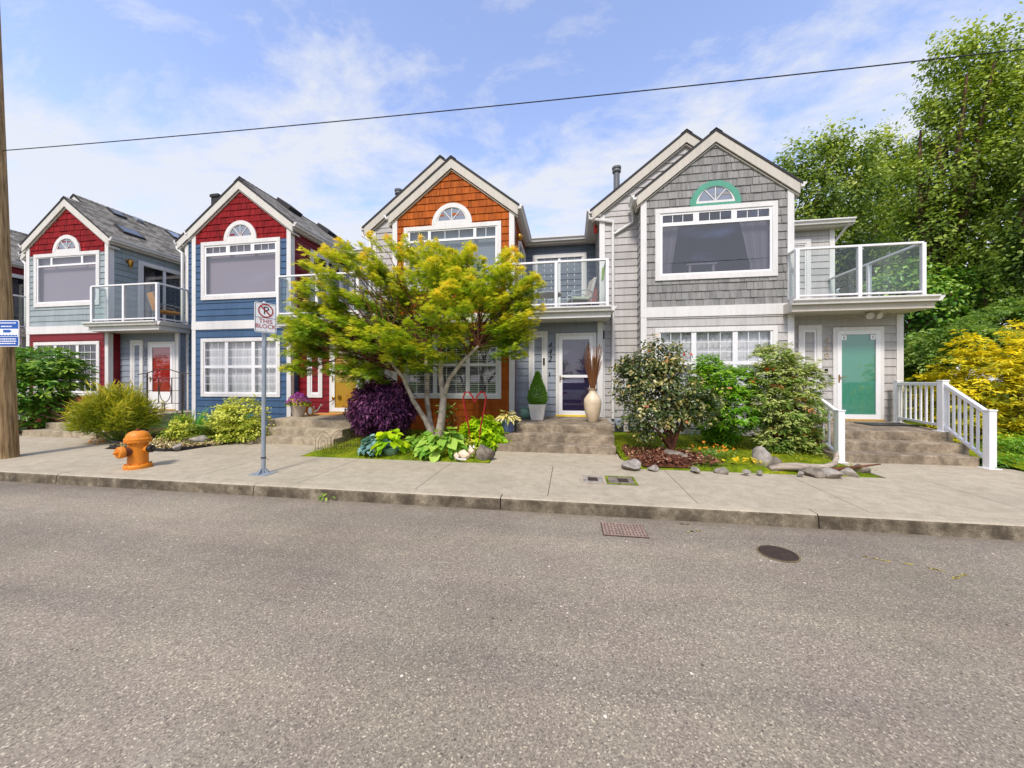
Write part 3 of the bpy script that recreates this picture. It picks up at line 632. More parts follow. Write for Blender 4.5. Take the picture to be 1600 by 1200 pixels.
def house(i, cfg):
    base = 1.77+(i-4)*PITCH
    root = thing('townhouse', cfg['label'], 'house', (base, FY, 0), 0, 'gabled row houses'); end = cfg.get('end'); rs = 100*i
    PW = 5.77 if end else 5.62
    F = Fr((0, 0, 0), (1, 0, 0), (0, -1, 0)); F2 = Fr((0, .55, 0), (1, 0, 0), (0, -1, 0)); FP = Fr((0, .31, 0), (1, 0, 0), (0, -1, 0))
    FB = Fr((0, 2.46, 0), (1, 0, 0), (0, -1, 0)); FR = Fr((3.34, 0, 0), (0, 1, 0), (1, 0, 0)); FL = Fr((0, .55, 0), (0, -1, 0), (-1, 0, 0))
    gb = lambda z: (max(0, 1.67-(7.47-z)/SL), min(3.34, 1.67+(7.47-z)/SL))
    # --- bay front
    lo = cfg['low']; mb = MB()
    siding(mb, (0, 0, 0), (1, 0, 0), (0, -1, 0), lambda z: (.0, 3.34), .26, 3.16, .19, [(.40, 2.93, 1.22, 2.80)], lo[1], seed=rs)
    siding(mb, FR.O, FR.U, FR.N, lambda z: (0, .31), .26, 3.16, .19, (), lo[1], seed=rs+1)
    siding(mb, FL.O, FL.U, FL.N, lambda z: (0, .55), .26, 5.95, .19, (), lo[1], seed=rs+2)
    mb.build('lower_wall', lo[0], root, fix=False)
    up = cfg['up']; gab = cfg['gable']; zs = 5.76 if gab != up else 7.46; mb = MB()
    siding(mb, (0, 0, 0), (1, 0, 0), (0, -1, 0), gb if gab == up else (lambda z: (0, 3.34)), 3.38, zs, .19, [(.41, 2.92, 4.15, 5.71)], up[1], seed=rs+3)
    mb.build('upper_wall', up[0], root, fix=False)
    if gab != up:
        mb = MB(); siding(mb, (0, 0, 0), (1, 0, 0), (0, -1, 0), gb, 5.76, 7.46, .19, (), gab[1], t=.02, seed=rs+4); mb.build('gable_shingles', gab[0], root, fix=False)
    sd = cfg['side']; mb = MB()
    siding(mb, FR.O, FR.U, FR.N, lambda z: (0, 2.46), 3.36, 6.05, .19, [(.90, 2.28, 3.5, 5.62)], sd[1], seed=rs+5)
    mb.build('side_wall', sd[0], root, fix=False)
    # --- main gable set back behind the bay
    sc = cfg['sec']; mb = MB()
    siding(mb, F2.O, F2.U, F2.N, lambda z: (-.95, 0.0), .26, 6.1, .19, (), sc[1], seed=rs+6)
    siding(mb, F2.O, F2.U, F2.N, lambda z: (max(-.95, 1.17-(7.84-z)/SL), min(3.2, 1.17+(7.84-z)/SL)), 6.1, 7.83, .19, (), sc[1], seed=rs+7)
    siding(mb, (-.95, 2.6, 0), (0, -1, 0), (-1, 0, 0), lambda z: (0, 2.05), 3.36, 6.05, .19, (), sc[1], seed=rs+8)
    mb.build('main_wall', sc[0], root, fix=False)
    mb = MB(); mb.box(-.93, 3.32, 2.62, 9, .2, 6.0); mb.box(-.93, -.02, .58, 2.62, .2, 6.0); mb.prism([(-.93, 6.0), (3.32, 6.0), (3.32, 6.15), (1.17, 7.80), (-.93, 6.2)], .58, 9)
    mb.box(3.34, PW-.02, 2.48, 6.5, .2, 6.1); mb.box(3.36, PW-.02, .34, 2.46, .2, 3.1)
    mb.build('inner_wall', cfg.get('rear', sc[0]), root)
    # --- porch wall and back wall
    pc = cfg['porch']; mb = MB(); siding(mb, FP.O, FP.U, FP.N, lambda z: (3.34, PW), .6, 3.16, .19, (), pc[1], seed=rs+9)
    siding(mb, (PW, .31, 0), (0, 1, 0), (1, 0, 0), lambda z: (0, .3 if not end else 6), .6, 3.16 if not end else 3.2, .19, (), pc[1], seed=rs+10)
    mb.build('porch_wall', pc[0], root, fix=False)
    bk = cfg['back']; mb = MB(); siding(mb, FB.O, FB.U, FB.N, lambda z: (3.34, PW), 3.36, 6.08, .19, (), bk[1], seed=rs+11)
    if end: siding(mb, (PW, 2.46, 0), (0, 1, 0), (1, 0, 0), lambda z: (0, 4), 3.36, 6.08, .19, (), bk[1], seed=rs+12)
    mb.build('balcony_wall', bk[0], root, fix=False)
    # --- trim
    wt = cfg.get('trim', 'white'); mb = MB(); h = .032
    def cb_():
        nonlocal mb
        mb.build('corner_board', wt, root, bevel=.004); mb = MB()
    for z0, z1 in ((.24, 3.15), (3.402, 6.02)):
        F.box(mb, -.002-h, .105, z0, z1, -.03, h); cb_()
        F.box(mb, 3.235, 3.342+h, z0, z1, 0, h); FR.box(mb, .003, .13 if z0 > 3 else .10, z0+(.42 if z0 < 3 else 0), z1-.03, -.01, h-.002); cb_()
    F2.box(mb, -.952-h, -.845, .24, 6.02, -.03, h); cb_()
    FP.box(mb, PW-.105, PW+h, .62, 3.13, -.03, h); cb_()
    if end: FB.box(mb, PW-.105, PW+h, 3.36, 6.05, -.03, h); cb_()
    mb = MB(); F.box(mb, -h-.004, 3.342+h+.004, 3.15, 3.40, -.03, h+.006); mb.build('band_board', wt, root, bevel=.004)
    mb = MB(); mb.box(.01, 3.33, -.002, .6, 0.02, .26); mb.box(-.94, .01, .548, 1, 0.02, .26)
    mb.build('foundation', 'found', root)
    for x in (.65, 1.85, 2.55): mb = MB(); mb.box(x, x+.36, -.012, .02, .06, .225); mb.build('foundation_vent', 'black_matte', root)
    # --- picture window, lower window, arched window
    if cfg['trans'] == 3: tr = [(.48, 1.18, 5.455, 5.635, 3, 1), (1.31, 2.03, 5.45, 5.65, 3, 1), (2.15, 2.85, 5.455, 5.635, 3, 1)]
    else: tr = [(.48, 1.0, 5.42, 5.66, 2 if cfg['trans'] == 2 else 1, 1), (1.08, 2.27, 5.43, 5.65, 3 if cfg['trans'] == 2 else 1, 1), (2.35, 2.87, 5.42, 5.66, 2 if cfg['trans'] == 2 else 1, 1)]
    window(root, F, .305, 3.025, 4.045, 5.80, [(.475, 2.865, 4.215, 5.37, 1, 1)]+tr, wt, .115, (1.6, cfg['room']), 'glass', cfg['pfill'], wbot=.13, name='picture_window')
    pl = []
    for a, b in ((.435, 1.14), (1.25, 2.06), (2.17, 2.875)): pl += [(a, b, 2.06, 2.765, 3, 3), (a, b, 1.265, 1.985, 3, 3)]
    window(root, F, .30, 3.025, 1.12, 2.88, pl, wt, .105, (1.2, cfg.get('room2', 'room')), 'storm_glass' if cfg['lfill'] else 'glass', cfg['lfill'])
    arch(root, F, 1.675, 5.815, .56, cfg.get('arch', wt), 'white', cfg.get('apane', 'grey_pane'), bool(end))
    # --- roofs: bay (both slopes) and main
    top = lambda x, c, zc: zc-SL*abs(x-c)
    mb = MB(); th = .06
    def slab(xa, xb, c, zc, y0, y1, mi=0):
        za, zb = top(xa, c, zc), top(xb, c, zc)
        mb.poly([(xa, y0, za), (xb, y0, zb), (xb, y1, zb), (xa, y1, za)], mi)
        mb.poly([(xa, y1, za-th), (xb, y1, zb-th), (xb, y0, zb-th), (xa, y0, za-th)], 1)
        for (p, q) in (((xa, y0, za), (xb, y0, zb)), ((xb, y0, zb), (xb, y1, zb)), ((xb, y1, zb), (xa, y1, za)), ((xa, y1, za), (xa, y0, za))):
            mb.poly([p, q, (q[0], q[1], q[2]-th), (p[0], p[1], p[2]-th)], 1)
    slab(-.19, 1.67, 1.67, 7.605, -.10, .56); slab(1.67, 3.52, 1.67, 7.605, -.10, .42)
    slab(-1.24, 1.17, 1.17, 7.991, .42, 9); slab(1.17, 3.52, 1.17, 7.991, .42, 9)
    for c, z, y0, y1 in ((1.67, 7.615, -.10, .42), (1.17, 8.0, .42, 9)):
        n = int((y1-y0)/.15)
        for k in range(n):
            ya = y0+(y1-y0)*k/n; yb = y0+(y1-y0)*(k+1)/n+.01; q = .012
            for s in (-1, 1): mb.poly([(c, ya, z+q), (c+s*.14, ya, z+q-.14*SL), (c+s*.14, yb, z-.14*SL), (c, yb, z)], 0, .5); mb.poly([(c, ya, z+q), (c+s*.14, ya, z+q-.14*SL), (c+s*.14, ya, z-.03-.14*SL), (c, ya, z-.03)], 1)
    mb.build('roof', ['roof', 'drip'], root, fix=False)
    bw = cfg.get('barge', 'barge')
    for (c, zc, xa, xb, y) in ((1.67, 7.545, -.13, 3.47, -.085), (1.17, 7.93, -1.18, 2.05, .435)):
        mb = MB()
        for x0 in (xa, xb):
            e = c; mb.prism([(x0, top(x0, c, zc)), (e, zc), (e, zc-.25), (x0, top(x0, c, zc)-.25)], y, y+.035)
            mb.prism([(x0, top(x0, c, zc)-.27), (e, zc-.27), (e, zc-.30), (x0, top(x0, c, zc)-.30)], y+.036, y+.30)
        mb.build('barge_board', bw, root, bevel=.003)
    xr = 6.12 if end else 5.40
    for p_, q_, o_ in (((3.48, -.09, 6.18), (3.48, 2.22, 6.18), (1, 0, 0)), ((-.14, -.09, 6.18), (-.14, .43, 6.18), (-1, 0, 0)), ((-1.19, .43, 6.16), (-1.19, 2.3, 6.16), (-1, 0, 0)), ((3.50, 2.22, 6.17), (xr, 2.22, 6.17), (0, -1, 0))):
        mb = MB(); gutter(mb, p_, q_, o_); mb.build('gutter', wt, root, fix=False)
    for q_ in ((3.36, 3.478, -.06, 2.4, 5.99, 6.07), (-.14, -.01, -.06, .5, 5.99, 6.07), (-1.19, -.96, .46, 2.4, 5.97, 6.05), (3.48, xr, 2.225, 2.5, 5.99, 6.06)):
        mb = MB(); mb.box(*q_); mb.build('soffit', 'soffit', root)
    mb = MB(); mb.prism([(2.21, 6.18), (2.21, 6.13), (7, 6.5), (7, 6.7)], 3.40, xr, plane='yz'); mb.build('flat_roof', 'drip', root)
    mb = MB(); x = -.64 if end else -.90
    mb.tube([(-1.25, .50, 6.05), (-1.25, .50, 5.93), (x, .50, 5.80), (x, .50, 5.62), (x, .50, .6)] if end else [(-1.25, .50, 6.05), (-1.25, .50, 5.9), (-.995, .46, 5.72), (-.995, .46, 3.5)], .042, 8)
    mb.build('downspout', wt, root, True)
    if end:
        mb = MB(); mb.tube([(-.20, .30, 6.06), (-.14, .45, 5.9), (-.14, .48, 5.75), (-.60, .50, 5.48)], .033, 8); mb.build('downspout', wt, root, True)
        mb = MB(); mb.tube([(6.0, 2.18, 6.06), (5.98, 2.3, 5.95), (5.84, 2.55, 5.6), (5.84, 2.55, 3.4)], .035, 8); mb.build('downspout', wt, root, True)
        mb = MB(); mb.tube([(3.56, .2, 6.06), (3.56, .2, 6.0), (3.40, .2, 5.85), (3.40, .2, 5.7)], .033, 8); mb.build('downspout', wt, root, True)
    # --- balcony deck
    xd = 5.86 if end else 5.78; mb = MB()
    mb.box(3.14, xd, -.36, 0.0-.045, 3.14, 3.36); mb.box(3.38, xd, -.045, .54, 3.14, 3.36); mb.box(3.38, PW if end else 5.58, .54, 2.46, 3.14, 3.36)
    dk = mb.build('balcony_deck', bw if end else wt, root)
    mb = MB(); mb.box(3.36, xd+.02, -.40, .54, 3.362, 3.40); mb.box(3.38, 5.6, .54, 2.45, 3.363, 3.40); mb.build('deck_boards', 'deck', dk)
    mb = MB(); gutter(mb, (3.10, -.37, 3.40), (xd+.0, -.37, 3.40), (0, -1, 0)); gutter(mb, (xd+.01, -.42, 3.40), (xd+.01, 1.6 if end else .5, 3.40), (1, 0, 0)); mb.build('deck_gutter', wt, dk, fix=False)
    rx = 5.66 if end else 5.70
    pts = [(3.25, -.05), (3.25, -.34), (rx, -.34), (rx, 2.44 if end else .50)]
    railing(root, pts, [(3.25, -.34), (4.47, -.34), (rx, -.34)]+([(rx, 1.05)] if end else []), 3.40, 4.56)
    # --- porch: door, side window, number
    dx = cfg.get('dx', 0.); a, b = 4.40+dx, 5.44+dx
    mb = MB(); FP.ring(mb, a, b, .66, 2.85, .075, 0, .05, wb=.001); dr = mb.build('door_frame', 'white', root, bevel=.004)
    mb = MB(); FP.box(mb, a+.08, b-.08, .70, 2.77, .016, .024); mb.build('door', cfg['door'], dr)
    sb = .30 if cfg.get('lowpanel') else .10
    mb = MB(); FP.ring(mb, a+.078, b-.078, .70, 2.772, .095, .034, .058, wb=.11 if not cfg.get('lowpanel') else .55)
    if cfg.get('split'): FP.box(mb, a+.17, b-.17, 1.68, 1.75, .034, .056)
    st = mb.build('storm_door', 'vinyl', dr, bevel=.004)
    mb = MB(); z0 = .80 if not cfg.get('lowpanel') else 1.24
    mb.poly([FP.p(a+.165, z0, .045), FP.p(b-.165, z0, .045), FP.p(b-.165, 2.685, .045), FP.p(a+.165, 2.685, .045)]); mb.build('door_glass', 'storm_glass', dr, fix=False)
    mb = MB(); FP.box(mb, a+.10, a+.125, 1.56, 1.74, .058, .07); mb.bar(FP.p(a+.11, 1.68, .09), FP.p(a+.24, 1.68, .09), .018, .018); mb.bar(FP.p(a+.11, 1.68, .06), FP.p(a+.11, 1.68, .09), .02, .02); mb.build('door_handle', 'brass', dr)
    mb = MB(); FP.box(mb, a-.005, b+.005, .655, .70, .0, .07); mb.build('door_sill', cfg['sill'], dr)
    if end:
        for u in (a+.175, b-.275):
            mb = MB(); FP.box(mb, u, u+.10, 2.55, 2.66, .046, .049); FP.ring(mb, u+.03, u+.07, 2.575, 2.635, .009, .049, .051, 1); mb.build('sticker', ['sign_white', 'num_grey'], dr)
    wx = 3.66+cfg.get('wx', 0.); window(root, FP, wx, wx+.50, 1.10, 2.92, [(wx+.15, wx+.35, 1.26, 2.76, 1, 4 if cfg['door'] != 'door_yellow' else 4)], 'white', .11, None, 'grey_pane' if end else 'dark_pane', None, name='side_window')
    if cfg.get('num'):
        n = text_mesh('house_number', '\n'.join(cfg['num']), .21, cfg['numc'], root, Matrix.Translation((4.28+cfg.get('nx', 0), .31-.022, 2.36))@FACE, .008, shear=cfg.get('shear', 0), lspace=.87)
    # --- balcony door on the back wall and on the side wall
    if end: window(root, FB, 4.15, 5.18, 3.46, 5.74, [(4.3, 4.62, 3.7, 5.58, 1, 1), (4.70, 5.03, 3.7, 5.58, 1, 1)], wt, .12, None, 'dark_pane', name='balcony_door')
    else: window(root, FB, 3.60, 5.34, 3.44, 5.72, [(3.76, 4.43, 3.60, 5.58, 3, 6), (4.51, 5.18, 3.60, 5.58, 3, 6)], wt, .13, None, 'grey_pane', name='balcony_door')
    window(root, FR, .78, 2.40, 3.42, 5.73, [(.94, 1.55, 3.56, 5.59, 1, 1), (1.63, 2.24, 3.56, 5.59, 1, 1)], wt, .13, (.5, 'room'), 'glass', name='sliding_door')
    return root, base
HS = [
 dict(label='mostly hidden end townhouse glimpsed behind the wooden utility pole', low=('lap_red', 0), up=('lap_sage', 0), gable=('sh_red', 1), side=('lap_red', 0), sec=('lap_grey', 0), porch=('lap_grey', 0), back=('lap_shaded', 0), trans=1, room='room_pale', pfill='reflect_sheet', lfill='blind', door='door_red', sill='sill_wood', num='', numc='num_grey'),
 dict(label='sage grey townhouse with red shingle gable and red lower bay', low=('lap_red', 0), up=('lap_sage', 0), gable=('sh_red', 1), side=('lap_sage', 0), sec=('lap_sage', 0), porch=('lap_bluegrey', 0), back=('lap_shaded', 0), trans=1, room='room_pale', pfill='reflect_sheet', lfill=None, door='door_red', sill='sill_wood', num='438', numc='num_grey', lowpanel=1, dx=.10, wx=.12, nx=.08),
 dict(label='blue townhouse with red shingle gable and yellow front door', low=('lap_blue', 0), up=('lap_blue', 0), gable=('sh_red', 1), side=('lap_red', 0), sec=('lap_blue', 0), porch=('lap_red', 0), back=('lap_shaded', 0), trans=3, room='room_pale', pfill='reflect_sheet', lfill='sheer', room2='room_pale', door='door_yellow', sill='sill_wood', num='', numc='num_grey'),
 dict(label='orange shingled townhouse with glass storm door and yellow sill', low=('sh_orange', 1), up=('sh_orange', 1), gable=('sh_orange', 1), side=('sh_orange', 1), sec=('lap_grey', 0), porch=('lap_bluegrey', 0), back=('lap_shaded', 0), trans=2, room='room_pale', pfill='reflect_sheet_blue', lfill='blind', door='door_purple', sill='sill_yellow', num='442', numc='black', split=1, shear=.25, barge='cream', dx=.04, wx=.06),
 dict(label='grey shingled end townhouse with teal arched window trim and teal door', low=('lap_grey', 0), up=('sh_grey', 1), gable=('sh_grey', 1), side=('lap_grey', 0), sec=('lap_grey', 0), porch=('lap_grey', 0), back=('lap_grey', 0), trans=3, room='room', pfill='tied', lfill='sheer', room2='room_pale', door='door_teal', sill='sill_wood', num='448', numc='num_beige', end=True, arch='teal_trim', barge='cream', dx=-.04, wx=-.03, nx=-.04),
]
H = [house(i, c) for i, c in enumerate(HS)]
# extra parts of single houses
def roof_part(i, name, x, y, w, l, mats, up=.05):
    root, b = H[i]; zc = 8.0-SL*abs(x-1.17); n = Vector((SL, 0, 1)).normalized(); d = Vector((1, 0, -SL)).normalized(); c = Vector((x, y, zc))
    mb = MB(); e = Vector((0, 1, 0))
    def slab(hw, hl, k0, k1, mi):
        q = [c+d*(a*hw)+e*(b_*hl)+n*k for k in (k0, k1) for a, b_ in ((-1, -1), (1, -1), (1, 1), (-1, 1))]; k = len(mb.v); mb.v += [tuple(v) for v in q]
        for f in ((3, 2, 1, 0), (4, 5, 6, 7), (0, 1, 5, 4), (1, 2, 6, 5), (2, 3, 7, 6), (3, 0, 4, 7)): mb.f.append(tuple(k+j for j in f)); mb.m.append(mi); mb.a.append(.7)
    slab(w/2, l/2, 0, up, 0); slab(w/2-.05, l/2-.05, up, up+.006, 1); return mb.build(name, mats, root)
roof_part(1, 'skylight', 1.5, 1.4, .42, .4, ['drip', 'dark_pane']); roof_part(1, 'skylight', 2.72, .98, .50, .66, ['drip', 'dark_pane']); roof_part(1, 'skylight', 1.6, 3.3, .55, .5, ['drip', 'grey_pane'])
roof_part(1, 'roof_vent', 1.45, 2.1, .2, .25, ['tin', 'tin'], .1)
for i, y in ((2, 1.9), (2, 3.9)): roof_part(i, 'skylight', 1.62, y, .6, .6, ['drip', 'drip'], .12)
def pipe(i, x, y, z, r, cap): 
    root, b = H[i]; mb = MB(); zr = 7.9-SL*abs(x-1.17); mb.lathe([(r, zr-.3), (r, z), (r*1.35, z), (r*1.45, z+.03), (r*1.25, z+.05), (r*1.25, z+.09), (r*1.5, z+.10), (r*1.5, z+.15), (r*.6, z+.19)], (x, y, 0), 16); mb.build('vent_pipe', cap, root, True)
M['flue'] = plain('grey_flue', srgb(104, 106, 110), .5)
pipe(3, -.55, 1.36, 7.5, .085, 'flue'); pipe(4, -.45, 1.26, 7.52, .085, 'flue')
mb = MB(); mb.box(-.42, -.16, .9, 1.15, 6.6, 7.72); mb.box(-.45, -.13, .87, 1.18, 7.72, 7.80); mb.box(-.42, -.16, .9, 1.15, 7.8, 7.83); mb.build('flue_box', 'drip', H[2][0])
# wall lamps
mb = MB(); mb.lathe([(.05, 0), (.05, .02), (.02, .03)], (3.36, .48, 5.60), 12, axis=(1, 0, 0)); mb.tube([(3.36, .48, 5.60), (3.44, .48, 5.66), (3.50, .48, 5.62)], .012, 8)
mb.lathe([(.02, .10), (.06, .07), (.075, .0), (.05, -.13), (.02, -.15), (.012, -.24)], (3.50, .48, 5.55), 10); mb.build('wall_lantern', 'brass', H[1][0], True)
mb = MB(); mb.lathe([(.05, 0), (.05, .02), (.02, .03)], (3.36, .22, 5.42), 12, axis=(1, 0, 0)); mb.tube([(3.36, .22, 5.42), (3.46, .22, 5.44)], .012, 8); mb.lathe([(.03, -.10), (.085, -.05), (.095, 0), (.085, .05), (.03, .09)], (3.49, .22, 5.44), 14); mb.build('wall_lantern', 'brass', H[3][0], True)
mb = MB(); mb.lathe([(.07, 0), (.07, -.03)], (4.93, .02, 3.14), 16)
for sx in (-.10, .10): mb.lathe([(.03, 0), (.035, .04), (.075, .13), (.075, .15), (.06, .14)], (4.93+sx*.5, .0, 3.09), 16, axis=(sx*3, -.9, -.35))
mb.build('flood_lamp', 'soffit', H[4][0], True)
mb = MB(); mb.box(4.20, 4.255, .268, .292, 1.80, 1.88); mb.build('doorbell', 'black', H[4][0]); mb = MB(); mb.box(4.10, 4.15, .25, .292, 2.02, 2.20); mb.build('doorbell', 'black', H[3][0]); mb = MB(); mb.box(4.26, 4.29, .285, .295, 1.72, 1.82); mb.build('bell_button', 'black', H[3][0])
mb = MB(); mb.box(-.93, -.86, .42, .52, 2.72, 2.92); mb.build('porch_light', 'black', H[4][0])
# utility meters on the end house
mb = MB()
for x in (-.50, -.15): mb.lathe([(.11, 0), (.12, .02), (.12, .10), (.09, .14)], (x, .45, .50), 16, axis=(0, -1, 0)); mb.tube([(x, .50, .25), (x, .42, .45)], .02, 8); mb.tube([(x+.12, .50, .3), (x+.12, .46, .80), (x+.2, .46, .86), (x+.26, .50, .80), (x+.26, .52, .3)], .014, 8)
mb.build('gas_meter', 'galv', H[4][0], True)
# chair back and table seen through the end house's picture window
def loose(name, label, cat, mbf, mats, group=None, smooth=False, loc=(0, 0, 0)):
    mb = MB(); mbf(mb); o = mb.build(name, mats, None, smooth, loc); return tag(o, label, cat, group)
b4 = H[4][1]
def tbl(mb):
    mb.box(-.36, .36, -.22, .22, .40, .43)
    for x in (-.28, .28):
        for y in (-.17, .17): mb.box(x-.03, x+.03, y-.03, y+.03, 0, .40)
loose('side_table', 'pale table standing inside the grey gable picture window', 'table', tbl, 'curtain_dim', loc=(b4+1.55, FY+.7, 4.157))
def hook(mb): mb.tube([(0, 0, 0), (-.05, 0, .30), (-.12, 0, .46), (-.20, 0, .42)], .012, 8); mb.lathe([(.09, 0), (.09, .02)], (0, 0, 0), 12)
loose('floor_lamp', 'slim curved lamp inside left of the grey gable picture window', 'lamp', hook, 'curtain_dim', loc=(b4+.86, FY+.5, 4.157))
# ---------------------------------------------------------------- ground, road, pavement
def setting(name, mb, mat, smooth=False, **kw): return kind(mb.build(name, mat, None, smooth, **kw), 'structure')
mb = MB(); mb.poly([(-900, -900, -.06), (900, -900, -.06), (900, 900, -.06), (-900, 900, -.06)]); setting('ground', mb, 'grass')
mb = MB(); mb.poly([(-160, -9, 0), (160, -9, 0), (160, 4.36, 0), (-160, 4.36, 0)]); setting('road', mb, 'asphalt')
CY0, CY1 = 4.31, 4.47
def hz(y): return .15+.04*min(1, max(0, (y-CY0)/2.7))        # pavement rises gently to the houses
mb = MB(); x = -60.0; r = random.Random(3)
while x < 60:
    L = 3.48; t = r.uniform(-.004, .004); j = .006
    prof = [(CY0-.015, -.05), (CY0, .120), (CY0+.008, .136), (CY0+.022, .147), (CY0+.05, .150), (CY1, .151), (CY1, -.05)]
    pts = [(x+j, L) for _ in (0,)]
    k = len(mb.v); n = len(prof)
    for xx in (x+j, x+L-j): mb.v += [(xx, a, b+t*.5) for a, b in prof]
    for i in range(n-1): mb.f.append((k+i, k+n+i, k+n+i+1, k+i+1)); mb.m.append(0 if i < 2 else 1); mb.a.append(.7)
    mb.f.append(tuple(k+i for i in range(n))); mb.f.append(tuple(k+n+i for i in reversed(range(n)))); mb.m += [0, 0]; mb.a += [.7, .7]
    x += L
setting('curb', mb, ['curb', 'concrete'])
mb = MB(); x = -.27-1.75*30
while x < 50:
    g = .004
    for ya, yb in ((CY1+.004, 5.98), (5.988, 6.98)):
        if yb > 6: continue
        mb.box(x+g, x+1.75-g, ya, yb, -.04, .151); k = len(mb.v)-8
        for i in range(8):
            vx, vy, vz = mb.v[k+i]
            if vz > 0: mb.v[k+i] = (vx, vy, hz(vy)+.001)
    x += 1.75
setting('sidewalk', mb, 'concrete')
mb = MB(); mb.poly([(-60, CY1, .12), (60, CY1, .12), (60, 7.2, .14), (-60, 7.2, .14)]); setting('soil', mb, 'soil')
def slab(pts, name='path', z=None, mat='concrete'):
    mb = MB(); n = len(pts); top = [(x, y, z if z else hz(y)+.003) for x, y in pts]; k = len(mb.v); mb.v += top+[(x, y, .05) for x, y in pts]
    mb.f.append(tuple(range(k, k+n))); mb.m.append(0); mb.a.append(.7)
    for i in range(n): j = (i+1) % n; mb.f.append((k+i, k+j, k+n+j, k+n+i)); mb.m.append(0); mb.a.append(.7)
    return setting(name, mb, mat)
slab([(-20, 5.985), (-9.56, 5.985), (-10.3, 6.75), (-11.3, 7.4), (-14.3, 7.4), (-14.9, 7.0), (-20, 6.9)])
slab([(-7.75, 5.985), (-5.0, 5.985), (-5.0, 7.05), (-7.4, 7.05), (-7.6, 6.6)])
slab([(-1.35, 5.985), (1.12, 5.985), (.90, 6.65), (.90, 7.05), (-1.45, 7.05)])
slab([(4.55, 5.985), (7.3, 5.985), (7.2, 6.5), (6.75, 6.95), (6.75, 7.05), (4.5, 7.05)])
def bed(name, pts, mat, h0=.18, h1=.27, seed=1, nz=.03, res=.12, lump=1.3):
    """raised planting bed: a gently lumpy sheet cut to a polygon"""
    from mathutils import noise as mn
    bm = bmesh.new(); vs = [bm.verts.new((x, y, 0)) for x, y in pts]; f = bm.faces.new(vs)
    x0, x1 = min(p[0] for p in pts), max(p[0] for p in pts); y0, y1 = min(p[1] for p in pts), max(p[1] for p in pts)
    for ax, lo, hi in ((0, x0, x1), (1, y0, y1)):
        c = lo+res
        while c < hi:
            co = (c, 0, 0) if ax == 0 else (0, c, 0); no = (1, 0, 0) if ax == 0 else (0, 1, 0)
            bmesh.ops.bisect_plane(bm, geom=bm.verts[:]+bm.edges[:]+bm.faces[:], plane_co=co, plane_no=no); c += res
    bm.edges.ensure_lookup_table(); edge = {v for e in bm.edges if e.is_boundary for v in e.verts}
    for v in bm.verts:
        u = min(1, max(0, (v.co.y-y0)/max(.1, 9.2-y0))); b = 0 if v in edge else 1
        v.co.z = h0+(h1-h0)*u+b*(.02+nz*mn.noise(Vector((v.co.x*lump, v.co.y*lump, seed)))*1.5+.012*mn.noise(Vector((v.co.x*6, v.co.y*6, seed))))-(0 if b else .03)
    me = bpy.data.meshes.new(name); bm.to_mesh(me); bm.free(); me.materials.append(M[mat]); me.polygons.foreach_set('use_smooth', [True]*len(me.polygons))
    o = bpy.data.objects.new(name, me); COL.objects.link(o); return kind(o, 'structure')
bed('garden_bed', [(-22, 6.95), (-14.9, 7.0), (-13.95, 7.35), (-13.95, 9.23), (-22, 9.23)], 'soil', .2, .27, 1)
bed('garden_bed', [(-11.4, 7.42), (-11.3, 7.40), (-10.3, 6.75), (-9.54, 6.08), (-9.1, 5.96), (-7.92, 5.96), (-7.62, 6.62), (-7.42, 6.98), (-7.42, 9.23), (-11.4, 9.23)], 'soil', .19, .28, 2)
bed('garden_bed', [(-5.0, 6.0), (-1.55, 6.0), (-1.36, 6.06), (-1.46, 6.96), (-1.46, 9.23), (-5.0, 9.23)], 'moss', .2, .27, 3, .035)
bed('garden_bed', [(.92, 6.62), (1.14, 5.97), (4.5, 5.97), (4.5, 9.23), (.92, 9.23)], 'moss', .2, .29, 4, .05)
bed('garden_bed', [(7.3, 5.99), (22, 5.99), (22, 16), (6.9, 16), (6.9, 6.5)], 'moss', .18, .5, 5, .06, .3)
bed('mulch', [(1.18, 6.02), (1.95, 6.02), (2.1, 6.4), (2.3, 6.9), (2.15, 7.2), (1.75, 7.1), (1.3, 7.0), (1.05, 6.55)], 'soil', .245, .285, 6, .05)
# ---------------------------------------------------------------- concrete steps
def steps(label, rows, land, mat):
    root = thing('concrete_steps', label, 'steps', (rows[0][0], 6.97, .15), 0, 'front entrance steps'); ox, oy, oz = rows[0][0], 6.97, .15
    ys = (6.97, 7.30, 7.63); zt = (.34, .50, .66)
    for k, (a, b) in enumerate(rows[:2]):
        mb = MB(); mb.box(a-ox, b-ox, ys[k]-oy, ys[k+1]+.05-oy, .02-oz, zt[k]-oz); mb.build('step', mat, root, bevel=.012)
    mb = MB(); mb.prism([(x-ox, y-oy) for x, y in land], .02-oz, .66-oz, plane='xy'); mb.build('landing', mat, root, bevel=.012)
    return root
steps('pale concrete steps half hidden by the feathery bush under the red door', [(-13.75, -11.4), (-13.6, -11.42)], [(-13.5, 7.63), (-11.42, 7.63), (-11.42, 9.2), (-11.75, 9.52), (-13.5, 9.52)], 'step')
steps('clean pale steps with flower pot leading to the yellow door', [(-7.34, -5.02), (-7.30, -5.04)], [(-7.27, 7.63), (-5.04, 7.63), (-5.04, 9.2), (-5.15, 9.52), (-7.99, 9.52), (-7.99, 9.28), (-7.27, 9.22)], 'step')
steps('stained grey steps in front of the glass storm door with yellow sill', [(-1.44, .87), (-1.44, .88)], [(-1.14, 7.63), (.90, 7.63), (.90, 9.2), (.80, 9.52), (-1.42, 9.52), (-1.42, 9.28), (-1.14, 9.22)], 'step_dark')
